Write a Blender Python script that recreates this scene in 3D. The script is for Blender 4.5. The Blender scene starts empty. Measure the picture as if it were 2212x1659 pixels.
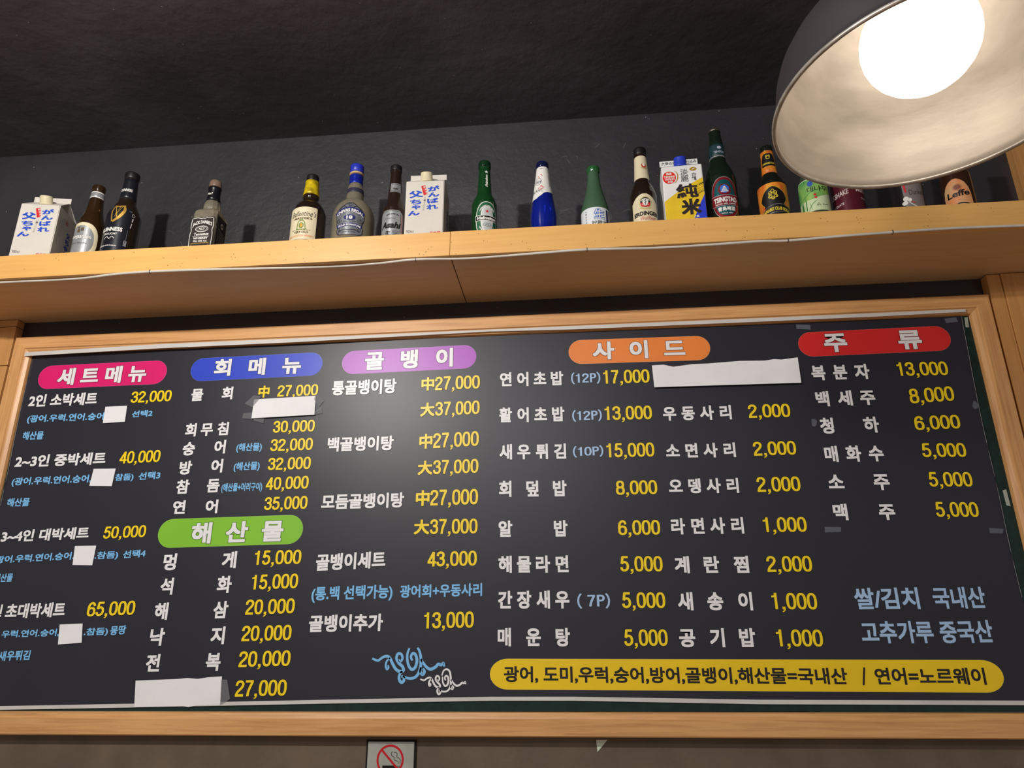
import bpy, bmesh, math, random
from mathutils import Vector, Matrix
random.seed(7)
PI = math.pi
SC = bpy.context.scene
COL = SC.collection
EYE = 1.45                     # eye height above the floor; the camera stands at x=0, y=0

# ---------------------------------------------------------------- camera
def cam_axes(yaw, pitch, roll):
    cy, sy, cp, sp, cr, sr = math.cos(yaw), math.sin(yaw), math.cos(pitch), math.sin(pitch), math.cos(roll), math.sin(roll)
    fwd = Vector((-sy*cp, cy*cp, sp)); right = Vector((cy, sy, 0)); up = right.cross(fwd)
    return cr*right+sr*up, -sr*right+cr*up, -fwd
cd = bpy.data.cameras.new('camera'); cam = bpy.data.objects.new('camera', cd); COL.objects.link(cam)
cd.sensor_width = 36; cd.lens = 1545*36/2212; cd.clip_start = 0.02; cd.clip_end = 50
ax = cam_axes(0.087903, 0.332482, -0.007824)
cam.matrix_world = Matrix(((ax[0].x, ax[1].x, ax[2].x, 0), (ax[0].y, ax[1].y, ax[2].y, 0), (ax[0].z, ax[1].z, ax[2].z, EYE), (0, 0, 0, 1)))
SC.camera = cam

# ---------------------------------------------------------------- world, lights, exposure
wd = bpy.data.worlds.new('world'); SC.world = wd; wd.use_nodes = True
bg = wd.node_tree.nodes['Background']; bg.inputs[0].default_value = (1.0, 0.93, 0.88, 1); bg.inputs[1].default_value = 0.30
SC.view_settings.view_transform = 'Standard'; SC.view_settings.look = 'None'
SC.view_settings.gamma = 1; SC.view_settings.use_curve_mapping = False; SC.view_settings.exposure = 0.0
def lamp_light(name, loc, power, col, radius):
    l = bpy.data.lights.new(name, 'POINT'); l.energy = power; l.color = col; l.shadow_soft_size = radius
    o = bpy.data.objects.new(name, l); o.location = loc; COL.objects.link(o); return o
lamp_light('lamp_over_left_table', (-0.90, -0.05, EYE+1.12), 88, (1.0, 0.955, 0.89), 0.035)
lamp_light('fill_light_middle', (-0.25, -0.9, EYE+1.12), 30, (0.97, 0.95, 0.99), 0.12)  # added fill for the middle and right, no known lamp hangs here
BULB_POWER = 4.6

# ---------------------------------------------------------------- helpers
def lin(c):
    return tuple(((v/255)/12.92 if v/255 <= .04045 else ((v/255+.055)/1.055)**2.4) for v in c)+(1,)
MATS = {}
def mat(name, rgb, rough=.5, metal=0, spec=.5, trans=0, noise=0, nscale=40, bump=0, bscale=200, emit=0, alpha=1, coat=0, stretch=(1, 1, 1), rgb2=None, ior=1.45):
    if name in MATS: return MATS[name]
    m = bpy.data.materials.new(name); m.use_nodes = True; nt = m.node_tree; p = nt.nodes['Principled BSDF']
    p.inputs['Base Color'].default_value = lin(rgb); p.inputs['Roughness'].default_value = rough
    p.inputs['Metallic'].default_value = metal; p.inputs['Specular IOR Level'].default_value = spec
    p.inputs['Transmission Weight'].default_value = trans; p.inputs['Alpha'].default_value = alpha
    p.inputs['Coat Weight'].default_value = coat; p.inputs['IOR'].default_value = ior
    if emit:
        p.inputs['Emission Color'].default_value = lin(rgb); p.inputs['Emission Strength'].default_value = emit
    if noise or bump:
        tc = nt.nodes.new('ShaderNodeTexCoord'); mp = nt.nodes.new('ShaderNodeMapping'); mp.inputs['Scale'].default_value = stretch
        nt.links.new(tc.outputs['Object'], mp.inputs[0])
    if noise:
        n = nt.nodes.new('ShaderNodeTexNoise'); n.inputs['Scale'].default_value = nscale; n.inputs['Detail'].default_value = 4
        nt.links.new(mp.outputs[0], n.inputs['Vector'])
        mx = nt.nodes.new('ShaderNodeMix'); mx.data_type = 'RGBA'
        a = lin(rgb); b = lin(rgb2) if rgb2 else tuple(v*(1-noise) for v in a[:3])+(1,)
        mx.inputs[6].default_value = a; mx.inputs[7].default_value = b
        cr = nt.nodes.new('ShaderNodeValToRGB'); cr.color_ramp.elements[0].position = .38; cr.color_ramp.elements[1].position = .66
        nt.links.new(n.outputs[0], cr.inputs[0]); nt.links.new(cr.outputs[0], mx.inputs[0]); nt.links.new(mx.outputs[2], p.inputs['Base Color'])
    if bump:
        n2 = nt.nodes.new('ShaderNodeTexNoise'); n2.inputs['Scale'].default_value = bscale; n2.inputs['Detail'].default_value = 5
        nt.links.new(mp.outputs[0], n2.inputs['Vector'])
        b = nt.nodes.new('ShaderNodeBump'); b.inputs['Strength'].default_value = bump; b.inputs['Distance'].default_value = .004
        nt.links.new(n2.outputs[0], b.inputs['Height']); nt.links.new(b.outputs[0], p.inputs['Normal'])
    MATS[name] = m; return m

def wood(name, base, dark, along='x', specks=0, rough=.42, ring=1.0, contrast=.55):
    m = bpy.data.materials.new(name); m.use_nodes = True; nt = m.node_tree; N = nt.nodes; L = nt.links; p = N['Principled BSDF']
    tc = N.new('ShaderNodeTexCoord'); mp = N.new('ShaderNodeMapping'); L.new(tc.outputs['Object'], mp.inputs[0])
    mp.inputs['Scale'].default_value = {'x': (1.2, 28, 28), 'z': (28, 28, 1.2), 'y': (28, 1.2, 28)}[along]
    n = N.new('ShaderNodeTexNoise'); n.inputs['Scale'].default_value = 3.2*ring; n.inputs['Detail'].default_value = 6; n.inputs['Roughness'].default_value = .62; n.inputs['Distortion'].default_value = .5
    L.new(mp.outputs[0], n.inputs['Vector'])
    n2 = N.new('ShaderNodeTexNoise'); n2.inputs['Scale'].default_value = 2.5; n2.inputs['Detail'].default_value = 3; L.new(tc.outputs['Object'], n2.inputs['Vector'])
    cr = N.new('ShaderNodeValToRGB'); cr.color_ramp.elements[0].position = .42; cr.color_ramp.elements[1].position = .70
    L.new(n.outputs[0], cr.inputs[0])
    k = N.new('ShaderNodeMath'); k.operation = 'MULTIPLY'; k.inputs[1].default_value = contrast; L.new(cr.outputs[0], k.inputs[0])
    mx = N.new('ShaderNodeMix'); mx.data_type = 'RGBA'; mx.inputs[6].default_value = lin(base); mx.inputs[7].default_value = lin(dark); L.new(k.outputs[0], mx.inputs[0])
    mx2 = N.new('ShaderNodeMix'); mx2.data_type = 'RGBA'; mx2.blend_type = 'MULTIPLY'; mx2.inputs[0].default_value = .3
    L.new(mx.outputs[2], mx2.inputs[6]); cr2 = N.new('ShaderNodeValToRGB'); cr2.color_ramp.elements[0].position = .3; cr2.color_ramp.elements[0].color = (.72, .66, .6, 1); cr2.color_ramp.elements[1].position = .65
    L.new(n2.outputs[0], cr2.inputs[0]); L.new(cr2.outputs[0], mx2.inputs[7]); out = mx2.outputs[2]
    if specks:      # nail holes and knocks
        v = N.new('ShaderNodeTexVoronoi'); v.inputs['Scale'].default_value = 150; v.inputs['Randomness'].default_value = 1; L.new(tc.outputs['Object'], v.inputs['Vector'])
        lt = N.new('ShaderNodeMath'); lt.operation = 'LESS_THAN'; lt.inputs[1].default_value = .17; L.new(v.outputs['Distance'], lt.inputs[0])
        n3 = N.new('ShaderNodeTexNoise'); n3.inputs['Scale'].default_value = 30; n3.inputs['Detail'].default_value = 2; L.new(tc.outputs['Object'], n3.inputs['Vector'])
        gt = N.new('ShaderNodeMath'); gt.operation = 'GREATER_THAN'; gt.inputs[1].default_value = .60; L.new(n3.outputs[0], gt.inputs[0])
        an = N.new('ShaderNodeMath'); an.operation = 'MULTIPLY'; L.new(lt.outputs[0], an.inputs[0]); L.new(gt.outputs[0], an.inputs[1])
        mm = N.new('ShaderNodeMath'); mm.operation = 'MULTIPLY'; mm.inputs[1].default_value = .8*specks; L.new(an.outputs[0], mm.inputs[0])
        m3 = N.new('ShaderNodeMix'); m3.data_type = 'RGBA'; m3.inputs[7].default_value = lin((110, 62, 22)); L.new(mm.outputs[0], m3.inputs[0]); L.new(out, m3.inputs[6]); out = m3.outputs[2]
    L.new(out, p.inputs['Base Color']); p.inputs['Roughness'].default_value = rough
    b = N.new('ShaderNodeBump'); b.inputs['Strength'].default_value = .12; b.inputs['Distance'].default_value = .001; L.new(n.outputs[0], b.inputs['Height']); L.new(b.outputs[0], p.inputs['Normal'])
    return m

def paint_black(name, rgb, bscale, strength, rough, specks=True):
    m = bpy.data.materials.new(name); m.use_nodes = True; nt = m.node_tree; N = nt.nodes; L = nt.links; p = N['Principled BSDF']
    tc = N.new('ShaderNodeTexCoord')
    n = N.new('ShaderNodeTexNoise'); n.inputs['Scale'].default_value = bscale; n.inputs['Detail'].default_value = 8; n.inputs['Roughness'].default_value = .6; L.new(tc.outputs['Object'], n.inputs['Vector'])
    nb = N.new('ShaderNodeTexNoise'); nb.inputs['Scale'].default_value = 2.3; nb.inputs['Detail'].default_value = 5; L.new(tc.outputs['Object'], nb.inputs['Vector'])
    ad = N.new('ShaderNodeMath'); ad.operation = 'MULTIPLY_ADD'; ad.inputs[1].default_value = 9; L.new(nb.outputs[0], ad.inputs[0]); L.new(n.outputs[0], ad.inputs[2])
    b = N.new('ShaderNodeBump'); b.inputs['Strength'].default_value = strength; b.inputs['Distance'].default_value = .006; L.new(ad.outputs[0], b.inputs['Height']); L.new(b.outputs[0], p.inputs['Normal'])
    cr = N.new('ShaderNodeValToRGB'); a = lin(rgb); cr.color_ramp.elements[0].color = tuple(v*.7 for v in a[:3])+(1,); cr.color_ramp.elements[1].color = tuple(v*1.35 for v in a[:3])+(1,)
    cr.color_ramp.elements[0].position = .35; cr.color_ramp.elements[1].position = .68; L.new(nb.outputs[0], cr.inputs[0]); out = cr.outputs[0]
    if specks:
        v = N.new('ShaderNodeTexVoronoi'); v.inputs['Scale'].default_value = 26; L.new(tc.outputs['Object'], v.inputs['Vector'])
        lt = N.new('ShaderNodeMath'); lt.operation = 'LESS_THAN'; lt.inputs[1].default_value = .032; L.new(v.outputs['Distance'], lt.inputs[0])
        m3 = N.new('ShaderNodeMix'); m3.data_type = 'RGBA'; m3.inputs[7].default_value = lin((150, 150, 150)); L.new(lt.outputs[0], m3.inputs[0]); L.new(out, m3.inputs[6]); out = m3.outputs[2]
    L.new(out, p.inputs['Base Color']); p.inputs['Roughness'].default_value = rough
    return m

def link(name, verts, faces, m, parent=None, smooth=False):
    me = bpy.data.meshes.new(name); me.from_pydata([tuple(v) for v in verts], [], faces); me.update()
    if isinstance(m, (list, tuple)):
        for q in m: me.materials.append(q)
    elif m: me.materials.append(m)
    if smooth:
        me.polygons.foreach_set('use_smooth', [True]*len(me.polygons))
    o = bpy.data.objects.new(name, me); COL.objects.link(o)
    if parent: o.parent = parent
    return o
def from_bm(name, bm, m, parent=None, smooth=False, bevel=0):
    if bevel: bmesh.ops.bevel(bm, geom=list(bm.edges), offset=bevel, segments=2, affect='EDGES', profile=.5)
    me = bpy.data.meshes.new(name); bm.to_mesh(me); bm.free()
    if m: me.materials.append(m)
    if smooth: me.polygons.foreach_set('use_smooth', [True]*len(me.polygons))
    o = bpy.data.objects.new(name, me); COL.objects.link(o)
    if parent: o.parent = parent
    return o
def box(name, lo, hi, m, parent=None, bevel=0):
    bm = bmesh.new(); bmesh.ops.create_cube(bm, size=1)
    for v in bm.verts: v.co = Vector([lo[i]+(v.co[i]+.5)*(hi[i]-lo[i]) for i in range(3)])
    return from_bm(name, bm, m, parent, bevel=bevel)
def struct(o): o['kind'] = 'structure'; return o
def tag(o, label, cat, group=None):
    o['label'] = label; o['category'] = cat
    if group: o['group'] = group
    return o
def thing(name, label, cat, loc=(0, 0, 0), rz=0, group=None):
    o = bpy.data.objects.new(name, None); o.empty_display_size = .05; COL.objects.link(o); o.location = loc; o.rotation_euler = (0, 0, rz)
    return tag(o, label, cat, group)
def lathe(name, prof, m, parent=None, seg=48, smooth=True, closed=False, loc=(0, 0, 0)):
    """prof: list of (r, z) in metres, bottom to top"""
    v = []; f = []
    for r, z in prof:
        for i in range(seg):
            a = 2*PI*i/seg; v.append((loc[0]+r*math.cos(a), loc[1]+r*math.sin(a), loc[2]+z))
    n = len(prof)
    for j in range(n-1):
        for i in range(seg):
            k = (i+1) % seg; f.append((j*seg+i, j*seg+k, (j+1)*seg+k, (j+1)*seg+i))
    if closed:
        for i in range(seg):
            k = (i+1) % seg; f.append(((n-1)*seg+i, (n-1)*seg+k, k, i))
    else:
        f.append(tuple(reversed(range(seg)))); f.append(tuple((n-1)*seg+i for i in range(seg)))
    return link(name, v, f, m, parent, smooth)
def tube(name, pts, r, m, parent=None, seg=8, closed=False):
    v = []; f = []; pts = [Vector(p) for p in pts]; n = len(pts)
    for i, p in enumerate(pts):
        t = (pts[min(i+1, n-1)]-pts[max(i-1, 0)]).normalized(); a = t.cross(Vector((0, 0, 1)))
        if a.length < 1e-4: a = t.cross(Vector((1, 0, 0)))
        a.normalize(); b = t.cross(a)
        for k in range(seg): an = 2*PI*k/seg; v.append(p+(a*math.cos(an)+b*math.sin(an))*r)
    for i in range(n-1):
        for k in range(seg): q = (k+1) % seg; f.append((i*seg+k, i*seg+q, (i+1)*seg+q, (i+1)*seg+k))
    f.append(tuple(range(seg))); f.append(tuple((n-1)*seg+k for k in reversed(range(seg))))
    return link(name, v, f, m, parent, True)
def smooth_line(pts, n=6):
    out = []; P = [pts[0]]+list(pts)+[pts[-1]]
    for i in range(1, len(P)-2):
        for k in range(n):
            t = k/n; out.append(tuple(.5*((2*P[i][d])+(-P[i-1][d]+P[i+1][d])*t+(2*P[i-1][d]-5*P[i][d]+4*P[i+1][d]-P[i+2][d])*t*t+(-P[i-1][d]+3*P[i][d]-3*P[i+1][d]+P[i+2][d])*t**3) for d in range(len(pts[0]))))
    out.append(tuple(pts[-1])); return out

# ---------------------------------------------------------------- lettering
_tc = bpy.data.curves.new('type_source', 'FONT'); _tc.resolution_u = 3; _to = bpy.data.objects.new('type_source', _tc); COL.objects.link(_to)
_cache = {}
def glyphs(s, off=.02):
    k = (s, off)
    if k not in _cache:
        _tc.body = s; _tc.offset = off
        bpy.context.view_layer.update()
        me = bpy.data.meshes.new_from_object(_to.evaluated_get(bpy.context.evaluated_depsgraph_get()))
        v = [(q.co.x, q.co.y) for q in me.vertices]; f = [tuple(p.vertices) for p in me.polygons]; bpy.data.meshes.remove(me)
        if not v: v = [(0, 0), (1, 0), (1, 1)]; f = []
        _cache[k] = (v, f)
    return _cache[k]
def bbox(v):
    xs = [p[0] for p in v]; ys = [p[1] for p in v]; return min(xs), max(xs), min(ys), max(ys)
def fat(s, off, d):      # embolden by laying shifted copies of the face over one another
    v, f = glyphs(s, off)
    if d <= 0: return [(x, y, 0) for x, y in v], f
    V = []; F = []
    sh = ((d, d), (-d, d), (d, -d), (-d, -d))
    if d > .03: sh = ((d, d), (-d, d), (d, -d), (-d, -d), (0, d), (0, -d), (d, 0), (-d, 0))
    for i, (a, b) in enumerate(sh):
        k = len(V); V += [(x+a, y+b, i) for x, y in v]; F += [tuple(q+k for q in t) for t in f]
    return V, F
def sell(cx, cy, a, b, w, n=36, p=2.5):      # oval stroke, squarish like a grotesque numeral
    V = []; F = []
    for i in range(n):
        t = 2*PI*i/n; c, s = math.cos(t), math.sin(t); k = (abs(c)**p+abs(s)**p)**(-1/p)
        for q in (w/2, -w/2): V.append((cx+(a+q)*c*k, cy+(b+q*.92)*s*k))
    for i in range(n): k = (i+1) % n; F.append((2*i, 2*k, 2*k+1, 2*i+1))
    return V, F
DIG = {'1': (('L', [(.30, 0), (.30, 1)]), ('C', [(.31, .95), (.27, .85), (.19, .79), (.07, .775)], -.03)),
 '2': (('C', [(.07, .67), (.085, .80), (.15, .90), (.27, .935), (.39, .89), (.455, .78), (.44, .65), (.36, .51), (.23, .37), (.13, .24), (.075, .065)]), ('L', [(.008, .065), (.51, .065)])),
 '3': (('C', [(.072, .70), (.10, .84), (.17, .91), (.27, .935), (.38, .90), (.44, .80), (.43, .66), (.36, .57), (.20, .535)]), ('C', [(.20, .535), (.36, .52), (.45, .42), (.465, .27), (.41, .13), (.28, .065), (.15, .10), (.085, .18), (.065, .31)])),
 '4': (('L', [(.385, 0), (.385, .99)]), ('L', [(.375, .95), (.055, .27)]), ('L', [(.005, .275), (.54, .275)])),
 '5': (('L', [(.13, .935), (.49, .935)]), ('L', [(.165, .97), (.105, .49)]), ('C', [(.09, .50), (.17, .58), (.29, .61), (.41, .54), (.465, .36), (.43, .18), (.32, .08), (.20, .07), (.11, .13), (.065, .28)])),
 '6': (('O', (.27, .32, .20, .255)), ('C', [(.455, .72), (.42, .86), (.34, .93), (.25, .93), (.14, .84), (.085, .68), (.07, .48), (.07, .32)])),
 '7': (('L', [(.03, .935), (.51, .935)]), ('C', [(.46, .93), (.36, .68), (.27, .42), (.22, .2), (.205, 0)])),
 'P': (('L', [(.12, 0), (.12, 1)]), ('C', [(.12, .935), (.30, .935), (.42, .90), (.475, .73), (.42, .56), (.30, .51), (.12, .51)])), '(': (('C', [(.27, 1.12), (.13, .85), (.08, .48), (.13, .12), (.27, -.16)], -.03),), ')': (('C', [(.0, 1.12), (.14, .85), (.19, .48), (.14, .12), (.0, -.16)], -.03),),
 '8': (('O', (.27, .725, .172, .212)), ('O', (.27, .30, .20, .238))), '0': (('O', (.27, .5, .20, .435)),)}
def numeral(s, ext=0):
    """price figures drawn stroke by stroke; 1 unit tall"""
    V = []; F = []; x = 0; W = .15+2*ext
    for c in s:
        parts = []
        if c in DIG:
            for st in DIG[c]:
                if st[0] == 'O': parts.append(sell(*st[1], W))
                else:
                    p = st[1]; w = W+(st[2] if len(st) > 2 else 0)
                    if ext:
                        d0 = Vector(p[0])-Vector(p[1]); d1 = Vector(p[-1])-Vector(p[-2]); d0.normalize(); d1.normalize()
                        p = [tuple(Vector(p[0])+d0*ext)]+list(p[1:-1])+[tuple(Vector(p[-1])+d1*ext)]
                    parts.append(ribbon(p, w, 0, 4 if st[0] == 'C' else 1))
            adv = .34 if c in '()' else .62 if c == 'P' else .575
        elif c == ',':
            e = ext; parts.append(([(.05-e, .16+e), (.05-e, -e), (.12, -e), (.105, -.07), (.03-e, -.12), (.03-e, -.18-e), (.14, -.14-e), (.215+e, -.03), (.215+e, .16+e)], [(0, 1, 2, 8), (2, 3, 7, 8), (3, 4, 5, 6), (3, 6, 7)])); adv = .30
        elif c == ' ': adv = .3
        else:
            v, f = fat(c, .012, .022+ext); bb = bbox(glyphs(c, .012)[0]); k = .98/(bb[3]-bb[2]); parts.append(([((p[0]-bb[0])*k, (p[1]-bb[2])*k, p[2]) for p in v], f)); adv = .98*(bb[1]-bb[0])/(bb[3]-bb[2])+.07
        for i, (v, f) in enumerate(parts):
            k = len(V); V += [(p[0]+x, p[1], p[2] if len(p) > 2 else i) for p in v]; F += [tuple(q+k for q in t) for t in f]
        x += adv
    return V, F
def word(s, x0, y0, w, h, dy=0, cw=0, off=.02, ext=0, arch=0, slant=0, rot=0):
    """flat lettering: bottom-left at x0,y0; width w; height h; dy = rise of the baseline over w"""
    V = []; F = []; d0 = max(off-.012, 0); d = d0+ext; off = min(off, .012)
    ref = ''.join(c for c in s if c not in ',().~/') or s
    b = bbox(glyphs(ref, off)[0]); b = (b[0], b[1], b[2]-d0, b[3]+d0); sy = h/(b[3]-b[2])
    if len(s) > 4 and all(c in '0123456789, 中大()P' for c in s):
        b0 = bbox(numeral(s)[0]); sx = w/(b0[1]-b0[0]); v, f = numeral(s, ext); lo, hi = (b0[2], b0[3]) if '(' in s else (0, 1); items = [([((p[0]-b0[0])*sx, (p[1]-lo)/(hi-lo)*h, p[2]) for p in v], f)]
    elif cw:
        ch = [c for c in s if c != ' ']; gw = max(bbox(glyphs(c, off)[0])[1]-bbox(glyphs(c, off)[0])[0] for c in ch); sx = cw/(gw+2*d0)
        items = []
        for i, c in enumerate(ch):
            v, f = fat(c, off, d); bb = bbox(glyphs(c, off)[0]); cx = cw/2+(w-cw)*(i/(len(ch)-1) if len(ch) > 1 else 0)
            items.append(([(cx+(p[0]-(bb[0]+bb[1])/2)*sx, (p[1]-b[2])*sy, p[2]) for p in v], f))
    else:
        bb = bbox(glyphs(s, off)[0]); bb = (bb[0]-d0, bb[1]+d0); sx = w/(bb[1]-bb[0]); v, f = fat(s, off, d)
        items = [([((p[0]-bb[0])*sx, (p[1]-b[2])*sy, p[2]) for p in v], f)]
    cr, sr = math.cos(rot), math.sin(rot)
    for v, f in items:
        k = len(V)
        for x, y, ly in v:
            u = x/w; yy = y+dy*u+arch*(1-(2*u-1)**2)-arch; xx = x+slant*y
            if rot: xx, yy = (xx-w/2)*cr-(yy-h/2)*sr+w/2, (xx-w/2)*sr+(yy-h/2)*cr+h/2
            V.append((x0+xx, y0+yy, ly))
        F += [tuple(q+k for q in t) for t in f]
    return V, F
def merge(parts):
    V = []; F = []
    for v, f in parts:
        k = len(V); V += v; F += [tuple(q+k for q in t) for t in f]
    return V, F
def ribbon(pts, w, taper=0, n=5):
    """flat stroke along a 2-D line"""
    p = smooth_line(pts, n) if len(pts) > 2 else pts
    V = []; F = []
    for i, a in enumerate(p):
        q0 = p[max(i-1, 0)]; q1 = p[min(i+1, len(p)-1)]; dx, dy = q1[0]-q0[0], q1[1]-q0[1]; l = math.hypot(dx, dy) or 1
        t = i/(len(p)-1); ww = w*(1-taper*abs(2*t-1)**2)/2
        V += [(a[0]-dy/l*ww, a[1]+dx/l*ww), (a[0]+dy/l*ww, a[1]-dx/l*ww)]
        if i: F.append((2*i-2, 2*i-1, 2*i+1, 2*i))
    return V, F
def rows(rr, nc=14):
    """filled shape from rows (v, u_left, u_right)"""
    V = []; F = []
    for v, a, b in rr:
        for i in range(nc+1): V.append((a+(b-a)*i/nc, v))
    for j in range(len(rr)-1):
        for i in range(nc): k = j*(nc+1)+i; F.append((k, k+1, k+nc+2, k+nc+1))
    return V, F
def ellipse(u, v, a, b, n=14, power=2, half=0):
    rr = []
    for i in range(n+1):
        t = -math.cos(PI*i/n); w = a*max(0, 1-abs(t)**power)**(1/power)
        rr.append((v+b*t, u-w, u+w))
    return rows(rr)
def rect(u0, v0, u1, v1, n=3): return rows([(v0+(v1-v0)*i/n, u0, u1) for i in range(n+1)])
def ring(u, v, a, b, w, n=40):
    V = []; F = []
    for i in range(n):
        t = 2*PI*i/n; V += [(u+a*math.cos(t), v+b*math.sin(t)), (u+(a-w)*math.cos(t), v+(b-w)*math.sin(t))]
    for i in range(n): k = (i+1) % n; F.append((2*i, 2*k, 2*k+1, 2*i+1))
    return V, F
def slab(VF, fn, h, name, m, parent, cut=0):
    """lay a flat 2-D shape on a surface; fn(u, v, h) gives the point"""
    V, F = VF; V = [(p[0], p[1], p[2] if len(p) > 2 else 0) for p in V]; step = 1.2e-5 if h < .02 else .012
    if cut:
        bm = bmesh.new(); bv = [bm.verts.new(p) for p in V]
        for f in F:
            try: bm.faces.new([bv[i] for i in f])
            except ValueError: pass
        x0 = min(v[0] for v in V); x1 = max(v[0] for v in V); x = x0+cut
        while x < x1:
            bmesh.ops.bisect_plane(bm, geom=bm.verts[:]+bm.edges[:]+bm.faces[:], plane_co=(x, 0, 0), plane_no=(1, 0, 0)); x += cut
        bm.verts.index_update(); V = [tuple(v.co) for v in bm.verts]; F = [tuple(v.index for v in f.verts) for f in bm.faces]; bm.free()
    return link(name, [fn(x, y, h+l*step) for x, y, l in V], F, m, parent)
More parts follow.
